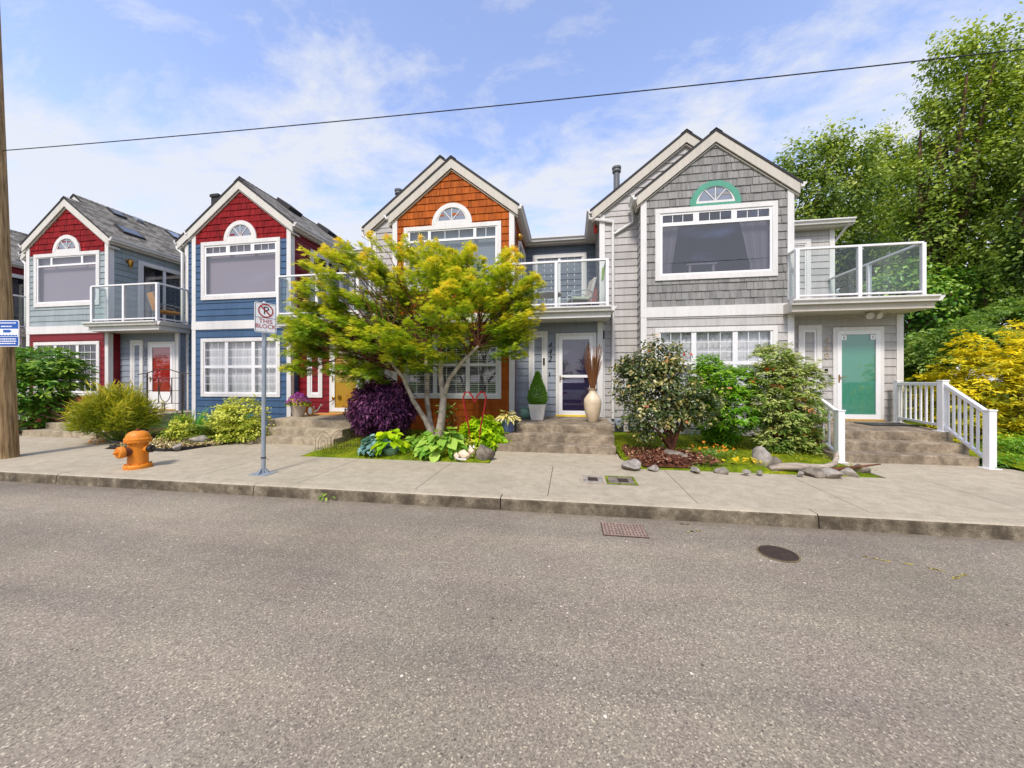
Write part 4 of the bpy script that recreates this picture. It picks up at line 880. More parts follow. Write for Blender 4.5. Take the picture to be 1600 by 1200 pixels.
steps('dark weathered steps between white railings below the teal door', [(4.5, 6.62), (4.5, 6.78)], [(4.5, 7.63), (6.84, 7.63), (7.36, 9.3), (7.36, 9.52), (5.16, 9.52), (5.14, 9.2), (4.5, 9.2)], 'step_dark')
# ---------------------------------------------------------------- white stair railings
def stair_rail(label, P0, P1, h, n, posts):
    root = thing('stair_railing', label, 'railing', tuple(P0), 0, 'white stair railings'); o = Vector(P0); A = Vector(P0)-o; B = Vector(P1)-o; up = Vector((0, 0, 1))
    mb = MB(); mb.bar(A+up*(h-.03), B+up*(h-.03), .06, .07); mb.build('top_rail', 'vinyl', root, bevel=.012)
    mb = MB(); mb.bar(A+up*.11, B+up*.11, .045, .05); mb.build('bottom_rail', 'vinyl', root, bevel=.006)
    for i in range(n):
        p = A.lerp(B, (i+.75)/(n+.5)); mb = MB(); mb.box(p.x-.014, p.x+.014, p.y-.014, p.y+.014, p.z+.12, p.z+h-.05); mb.build('baluster', 'vinyl', root)
    for e, drop in posts:
        p = A.lerp(B, e); mb = MB(); w = .05; mb.box(p.x-w, p.x+w, p.y-w, p.y+w, p.z-drop, p.z+h+.02); mb.box(p.x-w-.008, p.x+w+.008, p.y-w-.008, p.y+w+.008, p.z+h+.02, p.z+h+.045)
        mb.box(p.x-.09, p.x+.09, p.y-.09, p.y+.09, p.z-drop, p.z-drop+.012); mb.build('post', 'vinyl', root, bevel=.004)
stair_rail('white sloping handrail on the left of the dark steps, beside the orange tipped bush', (4.60, 6.98, .185), (4.62, 8.1, .70), .86, 7, [(0, .0)])
stair_rail('white sloping handrail on the right of the dark steps, beside the yellow bush', (6.64, 6.86, .185), (6.76, 7.70, .66), .90, 7, [(0, .0)])
stair_rail('short level white railing between porch wall and top of the right handrail', (6.76, 7.72, .66), (7.28, 9.30, .66), .90, 8, [(0, .0), (1, 0)])
# ---------------------------------------------------------------- street things
px, py = -10.37, 5.04
root = thing('utility_pole', 'weathered brown wooden utility pole cut off by left edge', 'utility pole', (px, py, .15))
mb = MB(); zz = [-.3, .0, .05, 1.5, 3, 4.5, 6, 7.5, 9.0]; lean = lambda z: (-.046*z, .0, z)
mb.tube([lean(z) for z in zz], [.185, .182, .178, .168, .160, .152, .145, .138, .13], 20); mb.build('shaft', 'pole_wood', root, True)
mb = MB(); mb.tube([(-.02, -.185, .02), (-.16, -.172, 3.0), (-.37, -.155, 7.5)], .02, 8); mb.build('ground_wire', 'galv', root, True)
mb = MB(); mb.box(-.14, .10, -.26, -.17, .05, .12); mb.build('footplate', 'sign_white', root)
# blue and white sign on that pole: unreadable fine print drawn as short strokes
sp = at(9, 521, 4.86); sroot = thing('pole_sign', 'blue and white rectangular sign with small emblem fixed to the utility pole', 'sign', (sp.x+.03, sp.y, sp.z), math.radians(8))
W, Hh = .225, .235
def rrect(w, h, r, n=5):
    p = []
    for cx, cz, a0 in ((w-r, h-r, 0), (-w+r, h-r, 90), (-w+r, -h+r, 180), (w-r, -h+r, 270)):
        for i in range(n+1): a = math.radians(a0+90*i/n); p.append((cx+r*math.cos(a), cz+r*math.sin(a)))
    return p
mb = MB(); mb.prism(rrect(W, Hh, .035), -.002, .002); mb.build('panel', 'sign_white', sroot)
mb = MB(); mb.prism(rrect(W-.012, Hh-.012, .028), -.0045, -.0022); mb.build('blue_field', 'sign_blue', sroot)
mb = MB(); mb.box(-W+.013, W-.013, -.007, -.005, -.06, .08); mb.build('white_band', 'sign_white', sroot)
mb = MB(); mb.box(-.06, .05, -.0095, -.0075, .015, .065); mb.prism([(.05, .01), (.10, .04), (.05, .07)], -.0095, -.0075); mb.prism([(-W+.02, -.05)]+[(-W+.02+i*.03, -.05+(.03 if i % 2 else .012)) for i in range(14)]+[(W-.02, -.05)], -.0095, -.0075); mb.build('emblem', 'sign_blue', sroot)
mb = MB(); r = random.Random(5)
for z, hw in ((.185, .17), (.125, .10), (-.10, .17), (-.14, .18), (-.18, .17)):
    x = -hw
    while x < hw: w = r.uniform(.012, .04); mb.box(x, min(x+w, hw), -.0072, -.0048, z-.009, z+.009); x += w+.008
mb.build('fine_print', 'sign_white', sroot)
# no parking sign
root = thing('street_sign', 'white NO PARKING THIS BLOCK sign with red circle on thin steel post', 'street sign', (-4.66, 4.82, .155))
mb = MB(); mb.tube([(0, 0, 0), (.02, 0, 2.62)], .030, 14); mb.build('post', 'galv', root, True)
mb = MB(); mb.lathe([(.031, 0), (.034, .01), (.025, .03), (.008, .04)], (.02, 0, 2.62), 14); mb.build('post_cap', 'galv', root, True)
mb = MB(); mb.box(-.15, .15, -.12, .12, 0, .012)
for a in range(4):
    c, s = math.cos(a*1.5708), math.sin(a*1.5708); mb.prism([(.03, .012), (.11, .012), (.03, .10)], -.004, .004); k = len(mb.v)-6
    for i in range(6): X, Y, Z = mb.v[k+i]; mb.v[k+i] = (X*c-Y*s, X*s+Y*c, Z)
mb.build('base_plate', 'galv', root)
mb = MB(); mb.tube([(0, 0, .245), (0, 0, .262)], .036, 12); mb.tube([(.03, -.02, .255), (.14, -.05, .235)], .004, 6); mb.build('cable_tie', 'black', root)
ang = math.radians(67); R = Matrix.Translation((.02, 0, 2.40))@Matrix.Rotation(ang, 4, 'Z')@Matrix.Translation((0, -.038, 0))
def sgn(name, fn, mat): mb = MB(); fn(mb); o = mb.build(name, mat, root); o.data.transform(R); return o
sgn('panel', lambda m: m.prism(rrect(.1525, .2285, .03), -.002, .002), 'sign_white')
def border(m):
    a, b = rrect(.143, .219, .024), rrect(.1375, .2135, .02)
    for i in range(len(a)): j = (i+1) % len(a); m.poly([(a[i][0], -.0035, a[i][1]), (a[j][0], -.0035, a[j][1]), (b[j][0], -.0035, b[j][1]), (b[i][0], -.0035, b[i][1])])
    m.box(-.138, .138, -.0036, -.0022, -.003, .003)
sgn('border', border, 'black')
def ring(m, ra=.088, rb=.105, n=40, cz=.108):
    for i in range(n):
        a, b = 2*math.pi*i/n, 2*math.pi*(i+1)/n; m.poly([(ra*math.cos(a), -.006, cz+ra*math.sin(a)), (ra*math.cos(b), -.006, cz+ra*math.sin(b)), (rb*math.cos(b), -.006, cz+rb*math.sin(b)), (rb*math.cos(a), -.006, cz+rb*math.sin(a))])
    d = .066; m.poly([(-d-.007, -.0065, cz+d-.007), (-d+.007, -.0065, cz+d+.007), (d+.007, -.0065, cz-d+.007), (d-.007, -.0065, cz-d-.007)])
sgn('prohibition_ring', ring, 'sign_red')
text_mesh('letter', 'P', .165, 'black', root, R@Matrix.Translation((.005, -.0035, .108))@FACE, .0008)
for w, z in (('THIS', -.055), ('BLOCK', -.133)): text_mesh('lettering', w, .092 if w == 'THIS' else .088, 'sign_red', root, R@Matrix.Translation((0, -.0035, z))@FACE, .0008)
for z in (-.19, .19): sgn('bolt', lambda m: m.lathe([(.007, 0), (.006, .004)], (0, -.003, z), 10, axis=(0, -1, 0)), 'galv')
# hydrant
root = thing('fire_hydrant', 'orange painted fire hydrant on sidewalk near curb', 'fire hydrant', (-7.03, 4.83, .155), math.radians(0))
mb = MB(); mb.lathe([(.0, 0), (.17, 0), (.175, .02), (.175, .05), (.165, .065), (.13, .07), (.128, .10), (.125, .40), (.13, .425), (.165, .43), (.168, .455), (.160, .462)], (0, 0, 0), 32); mb.build('barrel', 'orange_paint', root, True)
mb = MB(); mb.lathe([(.160, .463), (.168, .468), (.168, .488), (.152, .498), (.146, .53), (.135, .56), (.11, .59), (.07, .607), (.05, .612)], (0, 0, 0), 32); bn = mb.build('bonnet', 'orange_paint', root, True)
mb = MB(); mb.lathe([(.034, .61), (.034, .622), (.024, .626), (.02, .655)], (0, 0, 0), 5); mb.build('operating_nut', 'rust', bn)
mb = MB()
for i in range(8):
    a = i*math.pi/4+.2; mb.lathe([(.013, .415), (.013, .50), (.008, .505)], (.152*math.cos(a), .152*math.sin(a), 0), 6)
    mb.lathe([(.014, .06), (.014, .085)], (.15*math.cos(a), .15*math.sin(a), 0), 6)
mb.build('flange_bolt', 'orange_paint', root)
ax = Vector((-.12, -.99, 0)).normalized(); mb = MB(); mb.lathe([(.075, .10), (.075, .17), (.088, .172), (.088, .185)], (0, 0, .29), 24, axis=ax); mb.build('nozzle', 'rust', root, True)
mb = MB(); mb.lathe([(.086, .186), (.092, .19), (.092, .242), (.082, .255), (.03, .257), (.03, .265)], (0, 0, .29), 24, axis=ax); mb.lathe([(.02, .265), (.017, .305)], (0, 0, .29), 5, axis=ax); mb.build('pumper_cap', 'orange_paint', root, True)
ax2 = Vector((.95, .22, 0)).normalized(); mb = MB(); mb.lathe([(.058, .10), (.058, .155), (.066, .158), (.066, .17)], (0, 0, .315), 20, axis=ax2); mb.build('nozzle', 'orange_paint', root, True)
mb = MB(); mb.lathe([(.055, .17), (.055, .20), (.06, .205), (.06, .225), (.045, .232), (.02, .234), (.018, .26)], (0, 0, .315), 20, axis=ax2); mb.build('hose_cap', 'black', root, True)
# overhead wire on a second pole far along the street
root = thing('overhead_wire', 'thin black cable crossing the sky above the rooftops', 'cable', (-10.4, 5.04, 5.87))
mb = MB(); A = Vector((0, 0, 0)); Bv = Vector((44, .9, .75)); pts = []
for i in range(41): u = i/40; p = A.lerp(Bv, u); p.z -= 4*.49*u*(1-u); pts.append(p)
mb.tube(pts, .0075, 6); mb.build('cable', 'black', root, True)
root = thing('utility_pole', 'bare wooden utility pole farther along the street beyond the end house', 'utility pole', (33.6, 5.94, .15)); mb = MB(); mb.tube([(0, 0, -.3), (0, 0, 9)], [.17, .13], 16); mb.build('shaft', 'pole_wood', root, True)
# road and pavement fittings
root = thing('manhole_cover', 'round brown iron manhole cover set in the road', 'manhole cover', (1.885, 3.615, .003))
mb = MB(); mb.lathe([(.165, 0), (.165, .004)], (0, 0, 0), 40); mb.build('frame', 'manhole_rim', root); mb = MB(); mb.lathe([(.152, .004), (.148, .009), (.135, .010), (.12, .006), (.10, .010), (.085, .010), (.07, .006), (.03, .010)], (0, 0, 0), 40); mb.build('lid', 'manhole', root)
root = thing('storm_drain', 'rusty rectangular storm drain grate in the road beside the curb', 'drain', (.565, 3.93, .004)); mb = MB()
for i in range(13): x = -.205+i*.0342; mb.box(x-.012, x+.012, -.16, .16, 0, .008)
for j in range(6): y = -.15+j*.06; mb.box(-.215, .215, y-.009, y+.009, 0, .0075)
mb.build('grate', 'drain', root); mb = MB(); mb.box(-.225, .225, -.17, .17, -.003, .002); mb.build('pit', 'manhole', root)
for x, lab, m, in ((.33, 'square concrete water meter box with small lid on the sidewalk', 'concrete'), (.72, 'mossy rectangular meter box with brown lid on the sidewalk', 'moss')):
    root = thing('meter_box', lab, 'meter box', (x, 5.27, hz(5.27)+.002), 0, 'meter boxes on the sidewalk'); w = .17 if m == 'concrete' else .205
    mb = MB(); k = .03; mb.box(-w, w, -.21, .21, -.01, .004); mb.build('lid', 'rock_dark' if m == 'moss' else 'rock', root)
    mb = MB(); F0 = Fr((0, 0, 0), (1, 0, 0), (0, 0, 1)); mb.box(-w, w, -.21, -.18, .004, .009); mb.box(-w, w, .18, .21, .004, .009); mb.box(-w, -w+.03, -.18, .18, .004, .009); mb.box(w-.03, w, -.18, .18, .004, .009); mb.build('frame', m if m == 'concrete' else 'moss', root)
    mb = MB(); mb.box(-.07+(.03 if m == 'moss' else 0), .07+(.03 if m == 'moss' else 0), -.09, .09, .0045, .008); mb.build('hatch', 'manhole', root)
mb = MB(); r = random.Random(9)
for (x, y, l, a) in ((2.75, 3.62, .30, -.5), (2.98, 3.55, .28, -.45), (1.30, 4.02, .16, .3), (3.1, 3.42, .2, .5), (1.25, 4.2, .10, .0)):
    for _ in range(9):
        u = r.uniform(-.5, .5)*l; q = (x+u*math.cos(a), y+u*math.sin(a)); s = r.uniform(.006, .014)
        pts = [(q[0]+s*r.uniform(1, 2.6)*math.cos(t*1.05), q[1]+s*math.sin(t*1.05), .004) for t in range(6)]; mb.poly(pts)
kind(mb.build('road_paint', 'yellow_mark', None, fix=False), 'structure')
M['car_white'] = plain('white_car_paint', srgb(226, 228, 232), .25, nz=.02)
M['car_glass'] = plain('dark_car_glass', srgb(22, 24, 30), .05, nz=.0, spec=.8, bumpy=0)
M['tail_red'] = plain('tail_lamp', srgb(150, 10, 16), .2, nz=.0)
M['tyre'] = plain('tyre_rubber', srgb(22, 22, 22), .8)
r_ = thing('parked_car', 'white parked car seen from behind as a reflection in the storm door', 'car', (.30, -3.6, .0))
mb = MB(); secs = [(-2.2, .62, .95, .50, .80), (-1.9, .80, 1.02, .86, .86), (-.9, .88, 1.08, .90, .90)]
prof = [(-2.25, .35), (-2.28, .70), (-2.1, .92), (-1.15, 1.05), (-.45, 1.62), (.4, 1.70), (1.5, 1.66), (1.98, 1.52), (2.2, 1.08), (2.26, .98), (2.28, .45), (2.2, .32)]
def shell(x, k): return [(x*(1-.16*max(0, z-1.0)/.7*k), y, z) for y, z in prof]
L_, R_ = shell(-.92, 1), shell(.92, 1); k = len(mb.v); n = len(prof); mb.v += L_+R_
for i in range(n): j = (i+1) % n; mb.f.append((k+i, k+j, k+n+j, k+n+i)); mb.m.append(0); mb.a.append(.7)
mb.f.append(tuple(k+i for i in range(n))); mb.f.append(tuple(k+n+i for i in reversed(range(n)))); mb.m += [0, 0]; mb.a += [.7, .7]
mb.build('body', 'car_white', r_, bevel=.06)
mb = MB(); mb.poly([(-.66, 2.03, 1.50), (.66, 2.03, 1.50), (.76, 2.20, 1.12), (-.76, 2.20, 1.12)]); mb.build('rear_window', 'car_glass', r_, fix=False)
for sx in (-1, 1):
    mb = MB(); mb.prism([(sx*.42, .90), (sx*.90, .93), (sx*.915, 1.06), (sx*.70, 1.03), (sx*.42, .97)], 2.20, 2.31); mb.build('tail_light', 'tail_red', r_)
    for y in (-1.4, 1.35):
        mb = MB(); mb.lathe([(.33, -.11), (.36, -.08), (.36, .08), (.33, .11)], (sx*.80, y, .36), 24, axis=(1, 0, 0)); wh = mb.build('wheel', 'tyre', r_, True)
    mb = MB(); q = [(sx*.925, y, z) for y, z in ((-1.0, 1.10), (-.42, 1.55), (1.45, 1.58), (1.85, 1.15))]; mb.poly([(x*(1-.16*max(0, z-1.0)/.7)+sx*.006, y, z) for x, y, z in q]); mb.build('side_window', 'car_glass', r_, fix=False)
mb = MB(); mb.box(-.86, .86, 2.24, 2.34, .36, .56); mb.build('bumper', 'black', r_, bevel=.03)
mb = MB(); mb.box(-.16, .16, 2.285, 2.30, .70, .84); mb.build('number_plate', 'sign_white', r_)
# ---------------------------------------------------------------- porch and balcony things
def pot(name, label, prof, loc, mat, cat='pot', n=28): root = thing(name, label, cat, loc); mb = MB(); mb.lathe(prof, (0, 0, 0), n); mb.build('vessel', mat, root, True); return root
zl = .66
b3 = H[3][1]; b2 = H[2][1]; b1 = H[1][1]
r_ = pot('urn', 'teal glazed lidded urn on the landing beside the orange wall', [(.10, 0), (.14, .02), (.185, .10), (.19, .17), (.165, .235), (.15, .25), (.165, .27), (.16, .275)], (-1.05, 8.85, zl), 'pot_teal', 'urn')
mb = MB(); mb.tube([(.10, .05, .26), (.13, .05, .34), (.12, .03, .42), (.06, 0, .44), (.09, 0, .40)], [.03, .035, .03, .022, .01], 8); mb.build('bird_finial', 'black', r_, True)
r_ = thing('planter', 'tapered white planter with cone shaped dwarf conifer beside the storm door', 'planter', (-.76, 8.55, zl))
mb = MB(); k = []
for z, w in ((0, .135), (.01, .14), (.36, .195), (.38, .20), (.38, .17), (.33, .165)):
    k.append([(sx*w, sy*w, z) for sx, sy in ((-1, -1), (1, -1), (1, 1), (-1, 1))])
for a, b in zip(k[:-1], k[1:]):
    for i in range(4): mb.poly([a[i], a[(i+1) % 4], b[(i+1) % 4], b[i]])
mb.poly(k[-1]); mb.poly(list(reversed(k[0]))); mb.build('box', 'ceramic_white', r_, bevel=.01)
rr = np.random.default_rng(11); n = 5200; h = rr.random(n)**1.25; rad = .225*np.minimum(1, (1.06-h)*1.35)*np.minimum(1, .72+h*2.2)*(.55+.45*rr.random(n)**.4); a = rr.random(n)*6.283
Pc = np.stack([np.cos(a)*rad, np.sin(a)*rad, .36+h*.78], 1); oc = np.stack([np.cos(a), np.sin(a), .9+0*a], 1)
leaves('conifer', Pc, rr.normal(size=(n, 3))*.6+oc*.6, .05, 'narrow', 'lf_cypress', .25+.3*h+.5*rr.random(n), r_, oc+rr.normal(size=(n, 3))*.35, 3)
r_ = pot('floor_vase', 'tall cream ceramic floor vase with dry brown reeds right of the storm door', [(.10, 0), (.115, .02), (.175, .22), (.20, .42), (.19, .52), (.13, .61), (.085, .66), (.08, .71), (.115, .755), (.12, .765), (.09, .765), (.07, .70)], (.52, 8.35, zl), 'terracotta_pale', 'vase')
mb = MB(); r = random.Random(4)
for i in range(85):
    a = r.random()*6.28; s = r.random()**.6*.20; l = r.uniform(.7, 1.15); b0 = Vector((math.cos(a)*.03, math.sin(a)*.03, .66)); mb.tube([b0, b0+Vector((math.cos(a)*s*.4, math.sin(a)*s*.4, l*.5)), b0+Vector((math.cos(a)*s, math.sin(a)*s, l))], [.006, .006, .003], 4)
mb.build('reeds', 'reed', r_)
r_ = pot('potted_plant', 'blue glazed pot of cream edged hosta on the steps beside the lime bush', [(.11, 0), (.115, .01), (.135, .06), (.165, .19), (.175, .225), (.165, .24), (.145, .225)], (-1.31, 7.48, .50), 'pot_blue', 'potted plant')
rosette('foliage', 'lf_cream', r_, 90, .15, .30, 21, .20, 'narrow', .8, (0, 0, .22))
r_ = pot('potted_plant', 'beige pot full of purple and yellow flowers beside the blue bay', [(.12, 0), (.125, .01), (.185, .27), (.20, .30), (.195, .315), (.17, .30)], (-6.98, 8.30, zl), 'pot_beige', 'potted plant')
rr = np.random.default_rng(5); n = 500; a = rr.random(n)*6.283; q = np.sqrt(rr.random(n)); Pf = np.stack([np.cos(a)*q*.29, np.sin(a)*q*.29, .34+.22*(1-q**2)+.05*rr.random(n)], 1)
leaves('foliage', Pf-np.array([0, 0, .06]), rr.normal(size=(n, 3))*.5+[0, 0, 1], .06, 'oval', 'lf_green', rr.random(n)*.5, r_, None, 1)
leaves('purple_flower', Pf[:330]+[0, 0, .02], rr.normal(size=(330, 3))*.5+np.array([0, 0, .6])+np.stack([np.cos(a), np.sin(a), 0*a], 1)[:330], .05, 'palm', 'fl_purple', rr.random(330), r_, None, 2)
sel = (q > .55) & (np.arange(n) > 300); leaves('yellow_flower', Pf[sel]-[0, 0, .05], np.stack([np.cos(a), np.sin(a), .5+0*a], 1)[sel], .055, 'palm', 'fl_yellow', rr.random(sel.sum()), r_, None, 3)
mb = MB(); mb.tube([(.10+.10*math.cos(t), .20, .14+.12*math.sin(t)) for t in [i*.4 for i in range(17)]], .022, 8); tag(mb.build('hose_coil', 'tan_fabric', None, True, (-6.90, 8.30, zl)), 'small orange coil leaning behind the pot of purple flowers', 'hose')
r_ = thing('watering_can', 'small grey watering can standing by the red porch wall', 'watering can', (-7.35, 9.25, zl)); mb = MB(); mb.lathe([(.10, 0), (.085, .19), (.07, .195)], (0, 0, 0), 16); mb.build('body', 'tin', r_, True)
mb = MB(); mb.tube([(.09, 0, .04), (.20, 0, .10), (.28, 0, .22)], [.02, .016, .014], 8); mb.lathe([(.014, 0), (.035, .04)], (.28, 0, .22), 10, axis=(.7, 0, .7)); mb.build('spout', 'hose', r_, True); mb = MB(); mb.tube([(-.08, 0, .17), (-.15, 0, .15), (-.14, 0, .06), (-.095, 0, .03)], .008, 6); mb.build('handle', 'tin', r_, True)
mb = MB(); mb.lathe([(.02, 0), (.03, .03), (.045, .04), (.02, .06)], (-6.83, 9.51, 1.10), 12, axis=(0, -1, 0)); mb.tube([(-6.83, 9.46, 1.10), (-6.83, 9.44, 1.02), (-6.9, 9.42, .98)], .014, 8); mb.box(-6.70, -6.60, 9.49, 9.53, 1.06, 1.17)
tag(mb.build('garden_tap', 'brass', None, True), 'small brass garden tap and box on the red porch wall', 'tap')
for x, y, w, d_, m, lab in ((b4+4.85, 8.75, .42, .25, 'black', 'dark doormat in front of the teal door'), (b2+4.75, 9.0, .42, .22, 'tan_fabric', 'tan doormat in front of the yellow door')):
    mb = MB(); mb.box(-w, w, -d_, d_, 0, .015); tag(mb.build('doormat', m, None, loc=(x, y, zl+.002)), lab, 'doormat')
def chair(name, label, loc, rz, seat, frame, back):
    r0 = thing(name, label, 'chair', loc, rz); mb = MB(); t = mb.tube
    for s in (-.26, .26):
        t([(s, .30, 0), (s, .26, .35), (s, .30, .60), (s, .18, .64), (s, -.22, .60), (s, -.27, .55), (s, -.26, .35), (s, -.30, 0)], .013, 8)
    mb.build('frame', frame, r0, True); mb = MB(); mb.box(-.24, .24, -.26, .24, .38, .46); mb.build('seat', seat, r0, bevel=.02)
    mb = MB(); mb.prism([(.22, .44), (.28, .43), (.42, .98), (.36, 1.0)], -.24, .24, plane='yz'); mb.build('backrest', back, r0, bevel=.02); mb = MB()
    for s in (-.25, .25): mb.tube([(s, .27, .40), (s, .42, 1.0)], .012, 8)
    mb.build('back_frame', frame, r0, True); return r0
zd = 3.402
chair('patio_chair', 'grey metal patio chair with sage cushion on balcony behind glass', (b3+5.05, FY+.75, zd), math.radians(-75), 'cushion', 'galv', 'pot_beige')
chair('patio_chair', 'patio chair with rust striped back at right end of same glass balcony', (b3+5.25, FY+1.5, zd), math.radians(-60), 'pot_blue', 'galv', 'rust_cloth')
chair('patio_chair', 'tan backed metal chair on the sage house balcony', (b1+5.0, FY+.45, zd), math.radians(160), 'tan_fabric', 'tin', 'tan_fabric')
def bt(mb):
    mb.lathe([(.35, .50), (.36, .51), (.36, .53), (.35, .54)], (0, 0, 0), 24)
    for a in range(3): mb.tube([(.28*math.cos(a*2.1), .28*math.sin(a*2.1), 0), (.1*math.cos(a*2.1), .1*math.sin(a*2.1), .5)], .014, 6)
loose('patio_table', 'small white round table on balcony left of the sage cushioned chair', 'table', bt, 'ceramic_white', smooth=True, loc=(b3+4.25, FY+.45, zd))
loose('patio_table', 'dark low table under the tan chair on the sage house balcony', 'table', bt, 'black', smooth=True, loc=(b1+5.1, FY+1.3, zd))
mb = MB(); mb.lathe([(.02, .0), (.05, -.04), (.055, -.2), (.03, -.24)], (0, 0, 0), 12); mb.tube([(0, 0, 0), (0, 0, .16)], .006, 6); tag(mb.build('hanging_lantern', 'red_cloth', None, True, (b4-1.07, FY+.75, 5.86)), 'small red lantern hanging under the left eave of the end house', 'lantern')
mb = MB(); mb.prism([(0, 0), (.06, .02), (.03, -.30), (-.02, -.36)], -.004, .004, plane='xz'); tag(mb.build('garden_flag', 'lf_rhodo', None, loc=(b4-.97+.01, FY+.02, 4.45)), 'dark green pennant hanging at the right end of the glass balcony', 'flag')
# ---------------------------------------------------------------- garden ornaments, stones, edging
r_ = thing('heart_ornament', 'red metal heart shaped garden ornament above the mossy rock', 'garden ornament', (-1.88, 6.95, .24)); mb = MB(); pts = []
for s in (-1, 1):
    p = [(s*.08, 0, 0), (s*.12, 0, .40), (s*.21, 0, .85), (s*.235, 0, 1.02), (s*.20, 0, 1.12), (s*.12, 0, 1.13), (s*.05, 0, 1.04), (s*.005, 0, .92)]
    for a, b in zip(p[:-1], p[1:]): mb.bar(a, b, .045, .022, (0, 1, 0) if False else (s, 0, .2))
mb.build('strip', 'red_metal', r_)
def rock(label, c, sx, sy, sz, seed, mat='rock', grp=None, name='rock'):
    mb = MB(); stone(mb, (0, 0, 0), sx, sy, sz, seed); o = mb.build(name, mat, None, True, c); o.rotation_euler[2] = seed; return tag(o, label, 'rock', grp)
rock('large rounded mossy rock below the red heart ornament', (-1.52, 6.22, .28), .24, .20, .20, 3, 'rock_dark')
r_ = thing('cat_figurine', 'small cream cat figurine curled against the mossy rock', 'figurine', (-1.80, 6.07, .20)); mb = MB()
for c, q in (((0, 0, .09), (.15, .09, .10)), ((.12, -.03, .17), (.075, .065, .07)), ((-.15, -.02, .06), (.07, .05, .08))): stone(mb, c, *q, 5, rough=.05)
mb.build('body', 'terracotta_pale', r_, 'all'); mb = MB()
for x in (.085, .15): mb.lathe([(.022, 0), (.004, .05)], (x, -.03, .225), 8)
mb.tube([(-.18, -.03, .05), (-.1, -.10, .03), (.04, -.11, .03)], .018, 8); mb.build('ears_and_tail', 'ceramic_white', r_, True)
for i, (px_, py_, w, lab, m) in enumerate(((988, 730, .28, 'pale low stone at left corner of the mulch bed', 'rock'), (1010, 722, .10, 'small pale stone in the middle of the brown mulch', 'rock'), (1022, 732, .14, 'flat buff stone on the pavement edge of the mulch', 'rock'), (1055, 728, .10, 'round grey pebble stone just below the big mulch rock', 'rock'), (1058, 716, .36, 'big rounded brown rock at foot of the dark leaved shrub', 'rock_dark'), (1071, 723, .09, 'pink tinted stone right of the big mulch rock', 'drain'), (1088, 735, .14, 'blue grey stone at front edge left of the low juniper', 'rock'), (1128, 736, .17, 'long flat stone at edge just right of the juniper', 'rock'), (1168, 739, .10, 'blue grey stone by pavement left of the driftwood', 'rock'), (1188, 739, .10, 'mossy grey stone touching left end of driftwood', 'rock'), (1195, 724, .30, 'tall jagged weathered stone standing in yellow moss', 'rock'), (1212, 734, .2, 'dark pointed stone against foot of the jagged stone', 'rock_dark'), (1185, 708, .12, 'small upright stone in moss between the two right shrubs', 'rock'), (1248, 711, .17, 'stone tucked under the orange tipped bush', 'rock'), (1270, 740, .26, 'angular grey stone before the middle of the driftwood', 'rock_dark'), (1252, 741, .09, 'little stone left of the angular grey stone', 'rock'), (1302, 742, .24, 'low slab stone right of the driftwood', 'rock'), (1328, 740, .24, 'grey stone beside the last large dark rock', 'rock'), (1350, 737, .34, 'large dark split rock at right end of the stone edging', 'rock_dark'), (978, 700, .16, 'dark reddish stone in grass beside the gas meters', 'bark_red'))):
    z = .22+.02*(py_ < 720); d = (HC-z)*FPX/(py_-HZ)*den(px_); p = at(px_, py_, d); tall = 1.35 if 'jagged' in lab or 'upright' in lab else .62
    w *= .72; rock(lab, (p.x, p.y+w*.3, z+w*.02), w, w*.8, w*tall, 20+i, m, 'stones edging the moss bed')
for px_, py_, w, lab in ((296, 690, .16, 'pale grey stone left of the folded boulder in the wire edged bed'), (315, 692, .26, 'folded grey boulder in the wire edged bed'), (278, 699, .12, 'pinkish stone in front of the small golden shrub')):
    d = (HC-.24)*FPX/(py_-HZ)*den(px_); p = at(px_, py_, d); rock(lab, (p.x, p.y, .25), w, w*.7, w*.75, int(px_), 'rock', 'stones in the wire edged bed')
r_ = thing('driftwood', 'bleached driftwood log lying along the moss bed by the steps', 'driftwood', (3.12, 6.06, .25)); mb = MB()
mb.tube([(-.08, 0, -.01), (.08, .01, .02), (.3, .02, .03), (.52, .05, .02), (.74, .09, .02), (.90, .14, .07), (.98, .22, .17), (1.02, .26, .24)], [.03, .055, .06, .05, .045, .04, .03, .01], 10); mb.build('log', 'driftwood', r_, True)
mb = MB(); mb.tube([(.62, -.02, -.0), (.95, .0, .03), (1.45, .06, .10)], [.03, .026, .01], 8); mb.build('branch', 'bark_red', r_, True)
# black wire edging fence round the planted bed
r_ = thing('wire_edging', 'low black looped wire edging around the small golden shrub bed', 'garden edging', (-8.6, 6.0, .18)); mb = MB(); path = [(-1.0, .10), (-.55, -.03), (.0, -.06), (.62, -.06), (.86, .22), (.98, .60)]
for a, b in zip(path[:-1], path[1:]):
    A = Vector((*a, 0)); B = Vector((*b, 0)); n = max(2, int((B-A).length/.085)); mb.bar(A+Vector((0, 0, .03)), B+Vector((0, 0, .03)), .02, .05)
    for i in range(n):
        p = A.lerp(B, i/n); q = A.lerp(B, (i+1)/n); mb.tube([p, p+Vector((0, 0, .13)), p.lerp(q, .5)+Vector((0, 0, .17)), q+Vector((0, 0, .13)), q], .004, 4)
mb.build('loops', 'black', r_)
r_ = thing('wire_edging', 'thin folding arched wire fence at foot of the clean pale steps', 'garden edging', (-4.85, 6.2, .19)); mb = MB()
